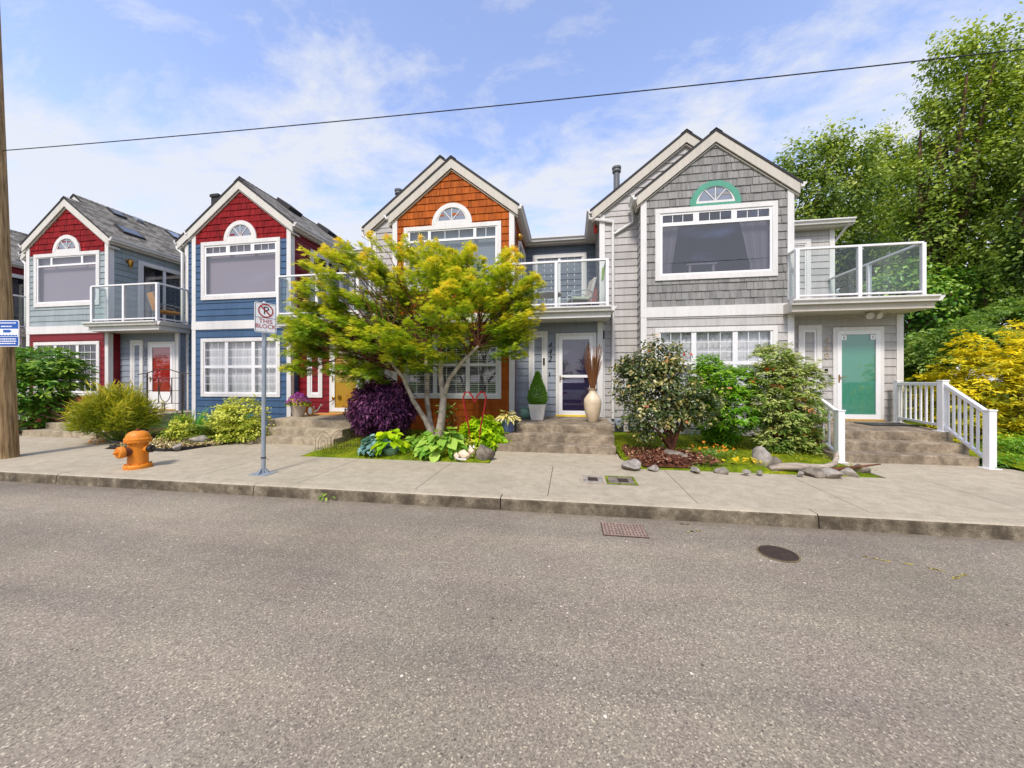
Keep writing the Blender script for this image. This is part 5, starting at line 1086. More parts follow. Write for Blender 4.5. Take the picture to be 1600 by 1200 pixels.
for k, (x, y, dx, dy) in enumerate(((.0, .0, .26, .10), (.18, .22, .30, .06), (.42, .30, .20, .24))):
    for w, h in ((1, .42), (.62, .34), (.3, .25)):
        mb.tube([(x+dx*(.5+(u-.5)*w), y+dy*(.5+(u-.5)*w), (h if 0 < u < 1 else 0)*(.7+.3*math.sin(math.pi*u)) if u not in (0, 1) else 0) for u in (0, .02, .25, .5, .75, .98, 1)], .004, 4)
    mb.tube([(x, y, .10), (x+dx, y+dy, .10)], .004, 4)
mb.build('arches', 'rust_iron', r_)
# rusty iron trellis gate in front of the red door
g0 = at(230, 660, 7.25); g1 = at(285, 660, 7.25); W_ = g1.x-g0.x; zb = at(230, 642, 7.25).z; zt = at(230, 583, 7.25).z; r_ = thing('iron_trellis', 'rusty square patterned iron trellis panel in front of the red door', 'trellis', (g0.x, 7.25, .25)); mb = MB(); T = lambda a, b, w=.014: mb.bar((a[0]*W_, 0, a[1]*(zt-.25)), (b[0]*W_, 0, b[1]*(zt-.25)), w, w, (0, 1, 0))
for x in (0, 1): T((x, 0), (x, 1), .024)
top = [(-.28, .98), (0, 1.0), (.3, 1.06), (.62, 1.06), (1, .99), (1.25, .99)]
for a, b in zip(top[:-1], top[1:]): T(a, b, .018)
for z in (.92, .72, .52, .40, .22): T((0, z), (1, z))
for a, b in (((.33, .52), (.33, .92)), ((.70, .52), (.70, .92)), ((.5, .40), (.5, .52)), ((.18, .22), (.18, .40)), ((.85, .22), (.85, .40))): T(a, b)
mb.tube([((.515+.16*math.cos(t))*W_, 0, (.72+.18*math.sin(t))*(zt-.25)) for t in [i*.314 for i in range(21)]], .008, 6); mb.build('frame', 'rust_iron', r_)
# ---------------------------------------------------------------- plants in the beds
def gp(px_, py_, z): d = (HC-z)*FPX/(py_-HZ)*den(px_); p = at(px_, py_, d); return (p.x, d, z)
E = E_px
shrub('rhododendron', 'large glossy green rhododendron beside the utility pole', 'shrub', [E(75, 570, 48, 30, 7.6), E(60, 605, 42, 40, 7.4), E(98, 580, 32, 28, 7.7), E(50, 645, 32, 30, 7.3), E(40, 570, 28, 25, 7.8), E(85, 640, 18, 28, 7.7)], (-12.95, 7.7, .24), 560, 12, .10, .17, 'narrow', 'lf_rhodo', 'bark', 9, .05, seed=2, up=.7, vtop=.25, inner=.45, whorl=1)
r_ = thing('broom_shrub', 'feathery yellow green broom shrub spilling over the sidewalk behind the hydrant', 'shrub', (-10.45, 6.75, .2))
rr = np.random.default_rng(31); n = 13000; a = rr.random(n)*6.283; e = np.arccos(1-rr.random(n)*.93); L = .25+.62*rr.random(n)**.5
L = L*(1+.22*np.sin(5*a+1)*np.sin(4*e)+.12*np.sin(9*a)*np.cos(6*e)); D_ = np.stack([np.sin(e)*np.cos(a)*1.12, np.sin(e)*np.sin(a)*.85, np.cos(e)*1.22], 1); Pb = D_*L[:, None]*np.array([.76, .85, .86])+np.array([0, 0, .24]); Pb[:, 2] = np.maximum(Pb[:, 2], .02)
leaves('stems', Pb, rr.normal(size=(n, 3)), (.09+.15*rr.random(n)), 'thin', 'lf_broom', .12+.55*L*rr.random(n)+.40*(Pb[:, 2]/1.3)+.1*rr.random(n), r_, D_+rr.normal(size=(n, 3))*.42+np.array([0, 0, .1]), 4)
mb = MB(); stems(mb, (0, 0, 0), [Vector(D_[i]*L[i]) for i in range(0, 400, 10)], .012, None, .6, 5); mb.build('stem', 'lf_rhodo', r_, True)
r_ = thing('spiky_grass', 'dark green strappy grass clump below the iron trellis', 'grass clump', (-8.85, 7.1, .26)); blade_mesh('foliage', 'lf_grass', r_, (0, 0, 0), 420, .75, .9, .022, 1.5, 5)
r_ = thing('spiky_grass', 'green strappy leaves behind the fern under the white corner board', 'grass clump', (-8.35, 7.9, .26)); blade_mesh('foliage', 'lf_grass', r_, (0, 0, 0), 260, .7, .75, .022, 1.4, 6)
shrub('golden_shrub', 'small cone shaped golden variegated shrub behind the wire edging', 'shrub', [E(281, 676, 22, 14, 6.7), E(285, 662, 12, 14, 6.7)], (-8.55, 6.75, .25), 100, 14, .045, .055, 'oval', 'lf_gold', nst=4, r0=.012, seed=3, vtop=.3)
r_ = thing('fern', 'arching pale green fern between the golden shrub and the variegated bush', 'fern', (-8.02, 7.05, .26)); rr = np.random.default_rng(8); Pn, Tn, Sz, V_ = [], [], [], []
for i in range(34):
    a = rr.random()*6.283; el = .35+.9*rr.random(); d = np.array([math.cos(a)*math.sin(el), math.sin(a)*math.sin(el), math.cos(el)]); p = np.zeros(3); Lf = .5+.35*rr.random(); sd = np.array([-math.sin(a), math.cos(a), 0]); vv = rr.random()
    for k in range(20):
        p = p+d*Lf/20; d = d+np.array([0, 0, -.07]); d /= np.linalg.norm(d)
        for s in (-1, 1): Pn.append(p.copy()); Tn.append(sd*s+d*.5); Sz.append(.13*math.sin(math.pi*(k+2)/23)); V_.append(.2*rr.random()+.6*vv)
leaves('fronds', np.array(Pn), np.tile([0, 0, 1.], (len(Pn), 1))+rr.normal(size=(len(Pn), 3))*.15, np.array(Sz), 'narrow', 'lf_fern', np.array(V_), r_, np.array(Tn), 8)
shrub('variegated_shrub', 'mounded golden green variegated shrub left of the clean pale steps', 'shrub', [E(378, 650, 36, 28, 7.2), E(352, 655, 22, 24, 7.2), E(392, 675, 22, 18, 7.0), E(362, 684, 20, 10, 6.9)], (-7.55, 7.15, .25), 380, 14, .055, .06, 'oval', 'lf_gold', nst=6, r0=.015, seed=4, vtop=.32, inner=.6)
# purple lace leaf maple: drooping narrow leaves on a dome
r_ = thing('purple_maple', 'dark purple laceleaf maple mounded beside the clean pale steps', 'shrub', (-4.35, 7.55, .25)); rr = np.random.default_rng(12)
c = at(598, 638, 7.5); n = 10500; d = rr.normal(size=(n, 3)); d /= np.linalg.norm(d, axis=1, keepdims=True); q = .62+.40*rr.random(n)**.5; u = rr.random(n)
ex = np.array([.72, .66, .66]); Pm = d*q[:, None]*ex+np.array([c.x, c.y, c.z])-np.array([-4.35, 7.55, .25]); lump = 1+.10*np.sin(d[:, 0]*7+1)*np.cos(d[:, 2]*6)+.06*np.sin(d[:, 1]*11+d[:, 0]*9)+.05*rr.normal(size=n); Pm = (Pm-Pm.mean(0))*lump[:, None]+Pm.mean(0); Pm[:, 2] = np.maximum(Pm[:, 2], .03)
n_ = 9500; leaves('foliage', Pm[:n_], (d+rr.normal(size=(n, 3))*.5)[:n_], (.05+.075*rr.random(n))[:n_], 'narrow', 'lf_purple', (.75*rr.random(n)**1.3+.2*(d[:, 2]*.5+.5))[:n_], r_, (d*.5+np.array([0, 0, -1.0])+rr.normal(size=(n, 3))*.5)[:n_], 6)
leaves('inner_foliage', (Pm[:2600]-Pm.mean(0))*.8+Pm.mean(0), rr.normal(size=(2600, 3)), .16, 'palm', 'lf_purple', .3*rr.random(2600), r_, None, 7)
mb = MB(); stems(mb, (0, 0, 0), [Vector(Pm[i]*.8) for i in range(0, 900, 60)], .035, None, .6, 6); mb.build('trunk', 'bark', r_, True)
# hostas and small clumps
def clump(name, label, cat, loc, mat, n, leaf, R_, h, seed, templ='broad', tilt=.6):
    r0 = thing(name, label, cat, loc); rosette('foliage', mat, r0, n, leaf, R_, seed, h, templ, tilt)
    mb = MB(); rr2 = random.Random(seed)
    for i in range(14): a = rr2.random()*6.28; q = rr2.random()*R_*.5; mb.tube([(0, 0, 0), (q*math.cos(a)*.6, q*math.sin(a)*.6, h*.5), (q*math.cos(a), q*math.sin(a), h*.75)], .006, 4)
    mb.build('stem', mat, r0); return r0
clump('hosta', 'blue green hosta clump left of the small low pot', 'hosta', (-3.62, 6.32, .21), 'lf_hosta_blue', 150, .15, .40, .30, 1)
r_ = pot('potted_plant', 'low grey pot of bright yellow green hosta among the clumps', [(.10, 0), (.12, .02), (.14, .10), (.15, .12), (.13, .12)], (-3.30, 6.24, .21), 'pot_teal', 'potted plant'); rosette('foliage', 'lf_lime', r_, 46, .20, .34, 2, .34, 'broad', .7, (0, 0, .08))
clump('hosta', 'light green hosta under the maple between pot and big clump', 'hosta', (-2.98, 6.75, .23), 'lf_hosta', 46, .17, .36, .30, 3)
clump('hosta', 'biggest light green hosta clump with broad leaves below the maple trunk', 'hosta', (-2.35, 6.42, .22), 'lf_hosta', 120, .24, .58, .44, 4)
clump('hosta', 'dark green low hosta beside the cat figurine', 'hosta', (-1.98, 6.25, .21), 'lf_rhodo', 40, .13, .26, .16, 5)
clump('variegated_clump', 'yellow striped leafy clump left of the heart ornament', 'plant', (-2.02, 6.62, .22), 'lf_gold', 90, .14, .30, .34, 6, 'narrow')
shrub('lime_shrub', 'lime green leafy bush behind the red heart ornament', 'shrub', [E(757, 677, 26, 22, 7.3), E(740, 672, 14, 16, 7.3), E(772, 686, 16, 16, 7.2)], (-1.72, 7.35, .25), 130, 12, .06, .13, 'oval', 'lf_lime', nst=6, r0=.012, seed=9, vtop=.2, inner=.5)
shrub('dark_climber', 'sparse dark leafed climber behind the maple trunk on orange wall', 'climber', [E(697, 655, 8, 22, 8.9), E(702, 640, 12, 10, 8.9)], (-2.55, 8.9, .25), 22, 6, .08, .12, 'narrow', 'lf_rhodo', nst=5, r0=.008, seed=10)
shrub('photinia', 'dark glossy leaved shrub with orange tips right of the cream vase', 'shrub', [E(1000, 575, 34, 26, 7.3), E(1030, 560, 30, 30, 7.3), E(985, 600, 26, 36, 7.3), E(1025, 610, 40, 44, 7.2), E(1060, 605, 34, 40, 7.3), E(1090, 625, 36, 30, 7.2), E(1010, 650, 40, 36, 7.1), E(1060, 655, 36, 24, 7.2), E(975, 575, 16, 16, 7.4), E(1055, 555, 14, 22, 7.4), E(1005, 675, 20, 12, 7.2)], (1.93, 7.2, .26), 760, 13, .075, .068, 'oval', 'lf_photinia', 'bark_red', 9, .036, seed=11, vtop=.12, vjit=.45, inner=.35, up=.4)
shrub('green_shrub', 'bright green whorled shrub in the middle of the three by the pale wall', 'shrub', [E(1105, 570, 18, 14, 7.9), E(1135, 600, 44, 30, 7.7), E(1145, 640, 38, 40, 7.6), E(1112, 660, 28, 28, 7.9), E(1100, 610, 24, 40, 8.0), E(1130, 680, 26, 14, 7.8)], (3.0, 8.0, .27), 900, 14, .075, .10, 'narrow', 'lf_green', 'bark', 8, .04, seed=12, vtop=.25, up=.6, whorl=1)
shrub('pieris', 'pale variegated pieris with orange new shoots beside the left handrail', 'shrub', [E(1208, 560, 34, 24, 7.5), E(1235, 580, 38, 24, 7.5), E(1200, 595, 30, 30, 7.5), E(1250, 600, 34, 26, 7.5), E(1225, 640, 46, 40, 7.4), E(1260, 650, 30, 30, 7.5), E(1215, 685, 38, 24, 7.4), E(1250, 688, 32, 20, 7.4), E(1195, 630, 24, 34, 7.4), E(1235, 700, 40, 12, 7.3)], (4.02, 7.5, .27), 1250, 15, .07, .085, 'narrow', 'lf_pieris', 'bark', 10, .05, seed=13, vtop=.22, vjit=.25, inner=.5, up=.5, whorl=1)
shrub('low_juniper', 'low blue green juniper mat at front of the moss bed', 'ground cover plant', [E(1100, 731, 32, 9, 6.25), E(1080, 734, 18, 8, 6.15)], (2.25, 6.25, .2), 120, 20, .045, .05, 'thin', 'lf_juniper', nst=4, r0=.008, seed=14)
r_ = thing('orange_poppies', 'cluster of small orange flowers behind the juniper mat', 'flowers', (2.52, 6.85, .26)); rr = np.random.default_rng(15); n = 15; Pp = np.stack([rr.normal(size=n)*.2, rr.normal(size=n)*.12, .08+.16*rr.random(n)], 1)
fl = np.repeat(Pp, 5, 0); leaves('flower', fl, rr.normal(size=(len(fl), 3))*.3+[0, -.4, .8], .034, 'oval', 'fl_orange', rr.random(len(fl)), r_, None, 2)
mb = MB(); [mb.tube([(p[0]*.6, p[1]*.6, 0), tuple(p)], .004, 4) for p in Pp]; mb.build('stem', 'lf_grass', r_); leaves('foliage', np.stack([rr.normal(size=140)*.2, rr.normal(size=140)*.12, .03+.06*rr.random(140)], 1), rr.normal(size=(140, 3))*.4+[0, 0, 1], .06, 'narrow', 'lf_juniper', rr.random(140), r_, None, 3)
r_ = thing('yellow_flowers', 'few small yellow blooms in the moss right of the juniper', 'flowers', (2.72, 6.3, .24)); n = 16; Pp = np.stack([rr.normal(size=n)*.16, rr.normal(size=n)*.06, .05+.05*rr.random(n)], 1); fl = np.repeat(Pp, 5, 0); leaves('flower', fl, rr.normal(size=(len(fl), 3))*.4+[0, -.3, .8], .038, 'oval', 'fl_yellow', rr.random(len(fl)), r_, None, 2)
for k, (px_, py_, s, lab) in enumerate(((515, 781, 1.0, 'larger green weed growing in the gutter along the curb'), (499, 774, .6, 'smaller green weed in the gutter by the curb joint'))):
    p = gp(px_, py_, .005); r_ = thing('weed', lab, 'weed', p, 0, 'weeds in the gutter'); rosette('foliage', 'lf_green', r_, int(46*s), .06, .16*s, 40+k, .08, 'narrow', .5)
# moss tufts: uncountable short growth over the mossy beds
rr = np.random.default_rng(50); Pg = []
for (x0, x1, y0, y1, n, z) in ((-4.95, -1.55, 6.05, 7.6, 9000, .20), (.98, 4.45, 6.05, 9.0, 16000, .215), (7.0, 11, 6.1, 9, 9000, .2)):
    x = x0+(x1-x0)*rr.random(n); y = y0+(y1-y0)*rr.random(n); zz_ = z+.03+(y-6)*.022; m = np.sin(x*3.1+1)*np.cos(y*4.3)+rr.normal(size=n)*.5 > -.25
    if x0 == .98: m &= ~((x < 2.75) & (y < 7.15) & (x+y*.3 < 4.7))
    Pg.append(np.stack([x, y, zz_], 1)[m])
Pg = np.concatenate(Pg); o = leaves('moss_tufts', Pg, rr.normal(size=(len(Pg), 3)), .04+.035*rr.random(len(Pg)), 'thin', 'lf_broom', .2+.55*rr.random(len(Pg)), None, np.array([0, 0, 1.])+rr.normal(size=(len(Pg), 3))*.5, 5); kind(o, 'stuff')
# leaf litter on the mulch, gravelly chips in the left bed
n = 2600; x = 1.0+1.9*rr.random(n); y = 6.05+1.2*rr.random(n); m = (x+y*.25 < 3.75+.25*np.sin(x*9)+.2*rr.normal(size=n)); P_ = np.stack([x, y, .275+.035*rr.random(n)], 1)[m]
M['litter'] = leaf_mat('dry_litter', [(0, srgb(58, 30, 22)), (.5, srgb(104, 58, 40)), (.85, srgb(140, 92, 66)), (1, srgb(190, 156, 126))], .0, .9)
kind(leaves('leaf_litter', P_, rr.normal(size=(len(P_), 3))*.4+[0, 0, 1], .04+.03*rr.random(len(P_)), 'oval', 'litter', rr.random(len(P_)), None, None, 6), 'stuff')
n = 3000; x = -9.4+1.9*rr.random(n); y = 6.02+1.0*rr.random(n); P_ = np.stack([x, y, .23+.03*rr.random(n)], 1)[y > 6.0+np.maximum(0, (x+8)*1.2)]
M['stones_l'] = leaf_mat('bed_debris', [(0, srgb(120, 95, 63)), (.5, srgb(201, 176, 113)), (1, srgb(245, 239, 189))], .0, .9)
kind(leaves('bed_litter', P_, rr.normal(size=(len(P_), 3))*.8+[0, 0, 1], .05+.03*rr.random(len(P_)), 'narrow', 'stones_l', rr.random(len(P_)), None, None, 7), 'stuff')
r_ = thing('orange_weed', 'small rusty orange plant at foot of the broom shrub', 'plant', gp(152, 693, .19)); rosette('foliage', 'fl_orange', r_, 40, .07, .14, 61, .14, 'narrow', .6)
r_ = thing('red_groundcover', 'dark red leafy plant beside the rhododendron base', 'plant', gp(35, 676, .22)); rosette('foliage', 'lf_purple', r_, 60, .09, .26, 62, .16, 'oval', .6)
# ---------------------------------------------------------------- Japanese maple in front of the orange house
base = (-2.93, 7.55, .25); root = thing('japanese_maple', 'green and gold Japanese maple with pale multi stemmed trunk before orange house', 'tree', base); bv = np.array(base)
ells = [E(560, 445, 72, 62, 7.3), E(640, 430, 66, 58, 7.9), E(700, 465, 66, 62, 6.7), E(765, 450, 66, 56, 7.4), E(800, 480, 38, 54, 7.2), E(800, 545, 26, 26, 7.2), E(520, 520, 76, 44, 7.0), E(600, 530, 70, 44, 6.7), E(475, 560, 42, 26, 7.1), E(500, 455, 44, 40, 7.6), E(715, 535, 60, 36, 6.9), E(590, 392, 18, 34, 7.3), E(648, 398, 18, 30, 7.6), E(724, 396, 16, 26, 7.3), E(800, 418, 26, 30, 7.4), E(480, 405, 24, 14, 7.4), E(545, 580, 60, 20, 6.9), E(640, 490, 70, 50, 8.3), E(740, 490, 60, 45, 8.3), E(680, 415, 40, 34, 7.0), E(826, 455, 18, 30, 7.2), E(470, 520, 40, 40, 7.2), E(580, 575, 70, 22, 7.4), E(640, 560, 50, 26, 7.0), E(560, 500, 70, 50, 8.2), E(785, 500, 40, 50, 8.0)]
rr = np.random.default_rng(77); Ea = np.array(ells); w = (Ea[:, 3]*Ea[:, 4]*Ea[:, 5])**.67; w /= w.sum(); ns = 470
ids = np.concatenate([np.arange(len(Ea)), rr.choice(len(Ea), ns-len(Ea), p=w)]); d = rr.normal(size=(ns, 3)); d /= np.linalg.norm(d, axis=1, keepdims=True); q = .35+.62*rr.random(ns)**.6
Cs = Ea[ids, :3]+d*q[:, None]*Ea[ids, 3:]; P_, N_, T_, V_ = [], [], [], []; trunk_top = np.array([-2.9, 7.55, 1.8])
for c in Cs:
    o_ = c-trunk_top; o_[2] = max(.1, o_[2]*.55); o_ /= np.linalg.norm(o_); o_ += np.array([0, 0, .25]); o_ /= np.linalg.norm(o_); sdv = np.cross(o_, [0, 0, 1.]); sdv /= np.linalg.norm(sdv); upv = np.cross(sdv, o_)
    m = 84; L = .46*(.7+.6*rr.random()); t = rr.random(m); wid = .17*np.sin(np.pi*np.clip(t*.8+.15, 0, 1)); s = rr.normal(size=m)*wid; v = rr.normal(size=m)*.035
    p = c+o_*((t-.5)*L)[:, None]+sdv*s[:, None]+upv*v[:, None]+np.array([0, 0, -1.])*(.10*(t-.3)**2+.25*np.abs(s))[:, None]
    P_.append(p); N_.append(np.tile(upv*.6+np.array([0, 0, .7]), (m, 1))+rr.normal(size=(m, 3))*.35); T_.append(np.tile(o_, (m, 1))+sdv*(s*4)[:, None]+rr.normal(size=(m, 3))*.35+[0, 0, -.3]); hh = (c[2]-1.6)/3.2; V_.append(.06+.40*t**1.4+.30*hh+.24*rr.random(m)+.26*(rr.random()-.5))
P_ = np.concatenate(P_); N_ = np.concatenate(N_); T_ = np.concatenate(T_); V_ = np.concatenate(V_)
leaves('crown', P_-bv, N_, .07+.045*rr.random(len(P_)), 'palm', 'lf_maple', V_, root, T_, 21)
W3 = lambda px_, py_, d_: at(px_, py_, d_)-Vector(base)
mb = MB(); S1 = [W3(684, 692, 7.55), W3(690, 655, 7.5), W3(693, 620, 7.45), W3(688, 585, 7.4), W3(690, 550, 7.3)]; S2 = [W3(680, 690, 7.6), W3(672, 660, 7.65), W3(667, 625, 7.7), W3(668, 585, 7.7), W3(664, 545, 7.7)]; S3 = [W3(679, 688, 7.55), W3(664, 655, 7.4), W3(645, 625, 7.3), W3(630, 590, 7.15), W3(606, 560, 7.0)]; S4 = [S1[2], W3(702, 592, 7.3), W3(722, 565, 7.2), W3(748, 540, 7.1)]
mb.tube(S1, [.105, .085, .07, .058, .045], 12); mb.tube(S2, [.085, .065, .055, .05, .04], 12); mb.tube(S3, [.075, .055, .048, .040, .03], 12); mb.tube(S4, [.055, .045, .038, .03], 10)
mb2 = MB(); tips = []
for S_ in (S1[2:], S2[2:], S3[2:], S4[1:]):
    for a_, b_ in zip(S_[:-1], S_[1:]): tips += [a_.lerp(b_, k_/3) for k_ in range(4)]
for c in Cs[:120]:
    c = Vector(c-bv); t = sorted(tips, key=lambda s: (s-c).length)[random.randrange(3)]; stems(mb2, t, [c], .022, None, .5, 5, .25, 5)
mb.build('trunk', 'bark_grey', root, True); mb2.build('branches', 'bark_red', root, True)
# ---------------------------------------------------------------- trees and hedge on the right
def tree(label, ells, base, nclump, per, sig, size, mat, seed, grp='trees beyond the end house', templ='oval', nst=26, r0=.16, name='broadleaf_tree', **kw):
    return shrub(name, label, 'tree', ells, base, nclump, per, sig, size, templ, mat, 'bark', nst, r0, grp, seed, 'crown', **kw)
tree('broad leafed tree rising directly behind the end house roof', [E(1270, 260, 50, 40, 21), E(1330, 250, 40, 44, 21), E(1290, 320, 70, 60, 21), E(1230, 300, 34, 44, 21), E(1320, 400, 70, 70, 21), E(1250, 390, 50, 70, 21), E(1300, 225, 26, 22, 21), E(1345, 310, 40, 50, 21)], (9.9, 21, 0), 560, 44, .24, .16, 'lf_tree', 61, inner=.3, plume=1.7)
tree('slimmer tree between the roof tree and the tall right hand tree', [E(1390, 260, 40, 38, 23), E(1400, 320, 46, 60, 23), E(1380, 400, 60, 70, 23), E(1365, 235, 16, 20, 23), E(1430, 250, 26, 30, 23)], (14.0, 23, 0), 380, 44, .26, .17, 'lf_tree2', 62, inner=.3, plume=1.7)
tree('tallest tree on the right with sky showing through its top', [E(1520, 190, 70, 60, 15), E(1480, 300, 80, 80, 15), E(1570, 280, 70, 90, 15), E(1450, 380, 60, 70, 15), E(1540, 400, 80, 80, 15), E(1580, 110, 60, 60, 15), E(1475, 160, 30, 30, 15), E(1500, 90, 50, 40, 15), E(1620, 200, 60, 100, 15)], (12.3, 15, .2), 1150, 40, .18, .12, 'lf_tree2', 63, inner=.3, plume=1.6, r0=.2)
tree('leafy tree at right edge behind the yellow bush', [E(1640, 330, 60, 100, 12.5), E(1600, 420, 50, 60, 12.5), E(1680, 200, 60, 100, 12.5)], (13.0, 12.5, .2), 420, 36, .16, .11, 'lf_tree', 64, inner=.35, plume=1.5)
tree('dark leafy lower tree beyond the end house porch corner', [E(1430, 480, 50, 50, 13.5), E(1430, 560, 44, 50, 13.5), E(1400, 450, 40, 40, 14), E(1500, 460, 60, 40, 14)], (9.6, 13.6, .2), 420, 24, .17, .14, 'lf_rhodo', 65, inner=.35, r0=.08)
cb0 = (9.2, 11.1, .2); root = thing('cedar', 'drooping feathery light green cedar above the yellow bush', 'conifer', cb0); rr = np.random.default_rng(66); bv = np.array(cb0)
Ec = np.array([E(1500, 520, 50, 26, 10.6), E(1570, 495, 56, 26, 11), E(1470, 555, 36, 36, 10.6), E(1530, 550, 50, 24, 10.4), E(1600, 480, 44, 26, 11.3), E(1440, 590, 22, 36, 11), E(1545, 525, 40, 20, 10.2)]); P_, N_, T_, V_ = [], [], [], []
for i in range(300):
    e = Ec[i % len(Ec)]; d = rr.normal(size=3); d /= np.linalg.norm(d); d[2] = abs(d[2])*.8-.15; c = e[:3]+d*e[3:]*(.55+.45*rr.random()); o_ = np.array([d[0], d[1], .25]); o_ /= np.linalg.norm(o_); sdv = np.cross(o_, [0, 0, 1.]); m = 80; L = .75*(.6+.7*rr.random()); t = rr.random(m)
    s_ = rr.normal(size=m)*.11*np.sin(np.pi*(t*.8+.15)); P_.append(c+o_*((t-.3)*L)[:, None]+sdv*s_[:, None]+np.array([0, 0, -1.])*(.62*t**2*L+.5*np.abs(s_))[:, None]); N_.append(np.tile([0, 0, 1.], (m, 1))+rr.normal(size=(m, 3))*.5); T_.append(np.tile(o_, (m, 1))+np.array([0, 0, -1.])*(t*1.3)[:, None]+sdv*(s_*6)[:, None]+rr.normal(size=(m, 3))*.25); V_.append(.1+.5*t*rr.random()+.35*rr.random(m)+.3*rr.random())
P_ = np.concatenate(P_); leaves('crown', P_-bv, np.concatenate(N_), .10+.08*rr.random(len(P_)), 'narrow', 'lf_cedar', np.concatenate(V_), root, np.concatenate(T_), 3)
mb = MB(); stems(mb, (0, 0, -.1), [Vector(e[:3]-bv) for e in Ec], .07, None, .6, 7); mb.build('trunk', 'bark_red', root, True)
shrub('yellow_shrub', 'big bright yellow leaved shrub behind the right handrail', 'shrub', [E(1520, 590, 50, 50, 8.6), E(1500, 640, 48, 60, 8.6), E(1560, 620, 56, 70, 8.4), E(1600, 560, 44, 40, 8.4), E(1605, 640, 50, 70, 8.2), E(1550, 690, 60, 34, 8.2), E(1515, 545, 24, 26, 8.7), E(1475, 600, 24, 36, 8.9), E(1640, 600, 50, 90, 8.3), E(1600, 520, 30, 22, 8.6), E(1450, 620, 30, 40, 9.4)], (8.25, 8.6, .22), 1500, 17, .08, .09, 'narrow', 'lf_yellow', nst=14, r0=.04, seed=67, vtop=.50, vjit=.3, inner=.5, up=.6, whorl=1)
shrub('low_evergreen', 'low bright green spreading plant at foot of the yellow bush', 'ground cover plant', [E(1590, 700, 50, 18, 7.5), E(1570, 725, 40, 10, 7.0), E(1640, 710, 50, 26, 7.3)], (7.9, 7.4, .2), 240, 18, .06, .07, 'narrow', 'lf_green', nst=6, r0=.012, seed=68)
for k_, (x_, y_, h_, w_, lab, m_) in enumerate(((4.5, -17, 7.5, 3.0, 'leafy tree across the street mirrored in the teal door glass', 'lf_tree'), (-3.5, -19, 6.0, 2.8, 'rounded tree across the street mirrored in the glass storm door', 'lf_tree2'), (12, -19, 9.5, 3.4, 'taller tree across the street opposite the dark weathered steps', 'lf_rhodo'), (-14, -18, 8.0, 3.0, 'tree across the street opposite the blue townhouse', 'lf_tree'))):
    tree(lab, [(x_, y_, h_*.62, w_, w_, h_*.33), (x_+w_*.5, y_+.5, h_*.45, w_*.7, w_*.7, h_*.25), (x_-w_*.6, y_, h_*.42, w_*.6, w_*.6, h_*.22)], (x_, y_, -.05), 170, 26, .3, .3, m_, 80+k_, 'trees across the street', inner=.3)
# ---------------------------------------------------------------- sky, sun, camera
SUN_EL, SUN_AZ = 52, 187                                        # degrees; azimuth clockwise from +y
w = bpy.data.worlds.new('World'); SC.world = w; w.use_nodes = True; nt = w.node_tree; nt.nodes.clear()
N_ = lambda t_: nt.nodes.new(t_); Lk = nt.links.new
sky = N_('ShaderNodeTexSky'); sky.sky_type = 'NISHITA'; sky.sun_disc = False; sky.sun_elevation = math.radians(SUN_EL); sky.sun_rotation = math.radians(SUN_AZ); sky.air_density = 1.0; sky.dust_density = .6; sky.ozone_density = 2.0
tc = N_('ShaderNodeTexCoord'); sx = N_('ShaderNodeSeparateXYZ'); Lk(tc.outputs['Generated'], sx.inputs[0])
ad = N_('ShaderNodeMath'); ad.operation = 'ADD'; Lk(sx.outputs['Z'], ad.inputs[0]); ad.inputs[1].default_value = .22; mx = N_('ShaderNodeMath'); mx.operation = 'MAXIMUM'; Lk(ad.outputs[0], mx.inputs[0]); mx.inputs[1].default_value = .05
dv = N_('ShaderNodeVectorMath'); dv.operation = 'DIVIDE'; Lk(tc.outputs['Generated'], dv.inputs[0]); cb = N_('ShaderNodeCombineXYZ'); [Lk(mx.outputs[0], cb.inputs[k]) for k in range(3)]; Lk(cb.outputs[0], dv.inputs[1])
mp = N_('ShaderNodeMapping'); Lk(dv.outputs[0], mp.inputs['Vector']); mp.inputs['Scale'].default_value = (1.1, 1.6, .0); mp.inputs['Location'].default_value = (2.3, .7, 0)
n1 = N_('ShaderNodeTexNoise'); Lk(mp.outputs[0], n1.inputs['Vector']); n1.inputs['Scale'].default_value = 2.1; n1.inputs['Detail'].default_value = 11; n1.inputs['Roughness'].default_value = .66; n1.inputs['Distortion'].default_value = .25
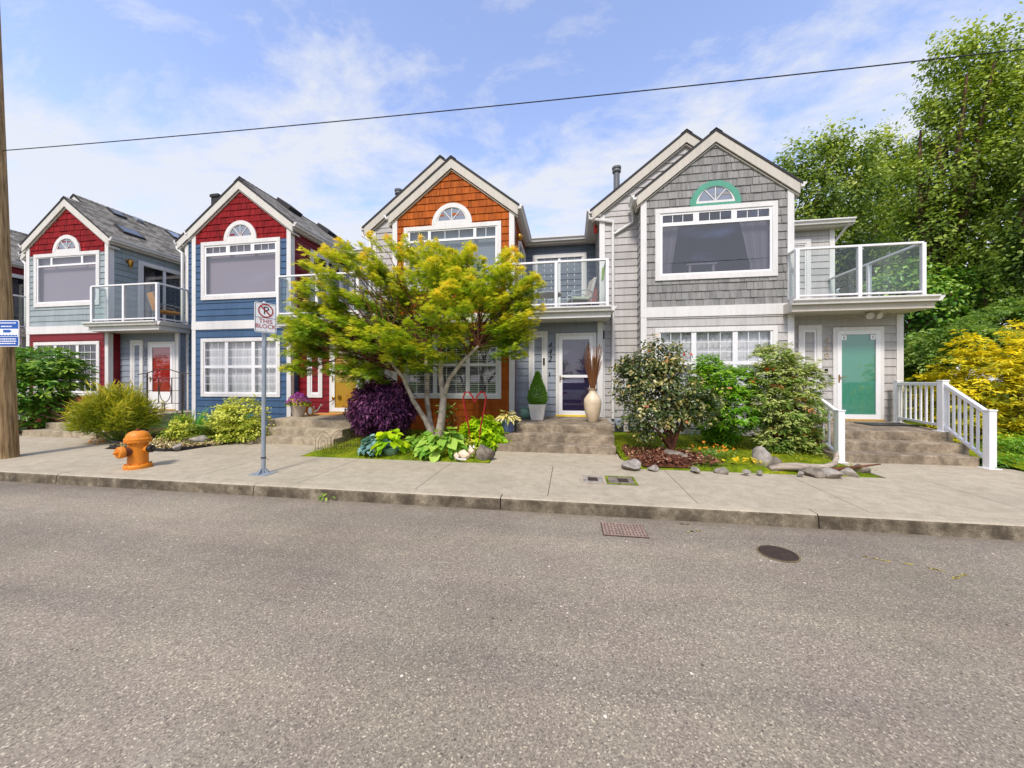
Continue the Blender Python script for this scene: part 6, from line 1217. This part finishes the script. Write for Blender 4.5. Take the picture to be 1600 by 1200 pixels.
# more cloud towards the horizon, as in the photograph
mr = N_('ShaderNodeMapRange'); Lk(sx.outputs['Z'], mr.inputs['Value']); mr.inputs['From Min'].default_value = .18; mr.inputs['From Max'].default_value = .72; mr.inputs['To Min'].default_value = .25; mr.inputs['To Max'].default_value = -.12
sm = N_('ShaderNodeMath'); sm.operation = 'ADD'; Lk(n1.outputs['Fac'], sm.inputs[0]); Lk(mr.outputs[0], sm.inputs[1])
cr = N_('ShaderNodeValToRGB'); cr.color_ramp.elements[0].position = .42; cr.color_ramp.elements[0].color = (.02, .02, .02, 1); cr.color_ramp.elements[1].position = .63; cr.color_ramp.elements[1].color = (.92, .92, .92, 1); Lk(sm.outputs[0], cr.inputs['Fac'])
b1_ = N_('ShaderNodeBackground'); b1_.inputs['Strength'].default_value = .15; hs = N_('ShaderNodeMix'); hs.data_type = 'RGBA'; hs.blend_type = 'MULTIPLY'; hs.inputs[0].default_value = 1; Lk(sky.outputs[0], hs.inputs[6]); hs.inputs[7].default_value = (1.5, 1.27, 1.27, 1); Lk(hs.outputs[2], b1_.inputs['Color'])
b2_ = N_('ShaderNodeBackground'); b2_.inputs['Color'].default_value = (.89, .92, 1.0, 1); b2_.inputs['Strength'].default_value = .50
ms = N_('ShaderNodeMixShader'); Lk(cr.outputs['Color'], ms.inputs[0]); Lk(b1_.outputs[0], ms.inputs[1]); Lk(b2_.outputs[0], ms.inputs[2]); wo = N_('ShaderNodeOutputWorld'); Lk(ms.outputs[0], wo.inputs['Surface'])
sl = bpy.data.lights.new('sun', 'SUN'); sl.energy = 1.9; sl.angle = math.radians(10); sl.color = (1, .93, .82); so = bpy.data.objects.new('sun', sl); COL.objects.link(so)
az, el = math.radians(SUN_AZ), math.radians(SUN_EL); sd_ = Vector((math.sin(az)*math.cos(el), math.cos(az)*math.cos(el), math.sin(el))); so.rotation_euler = sd_.to_track_quat('Z', 'Y').to_euler(); so.location = sd_*60
cam = bpy.data.cameras.new('camera'); co_ = bpy.data.objects.new('camera', cam); COL.objects.link(co_); SC.camera = co_
cam.sensor_width = 36; cam.lens = 36*FPX/1600; cam.shift_y = -(600-HZ)/1600; cam.clip_end = 3000; cam.clip_start = .05
co_.location = (0, 0, HC); co_.rotation_euler = (math.pi/2, 0, TH)
SC.view_settings.view_transform = 'Standard'; SC.view_settings.look = 'None'; SC.view_settings.exposure = .9; SC.view_settings.gamma = 1
SC.render.engine = 'CYCLES'; SC.cycles.max_bounces = 7; SC.cycles.transparent_max_bounces = 14; SC.cycles.diffuse_bounces = 3; SC.cycles.caustics_reflective = False; SC.cycles.caustics_refractive = False
SC.cycles.use_denoising = True
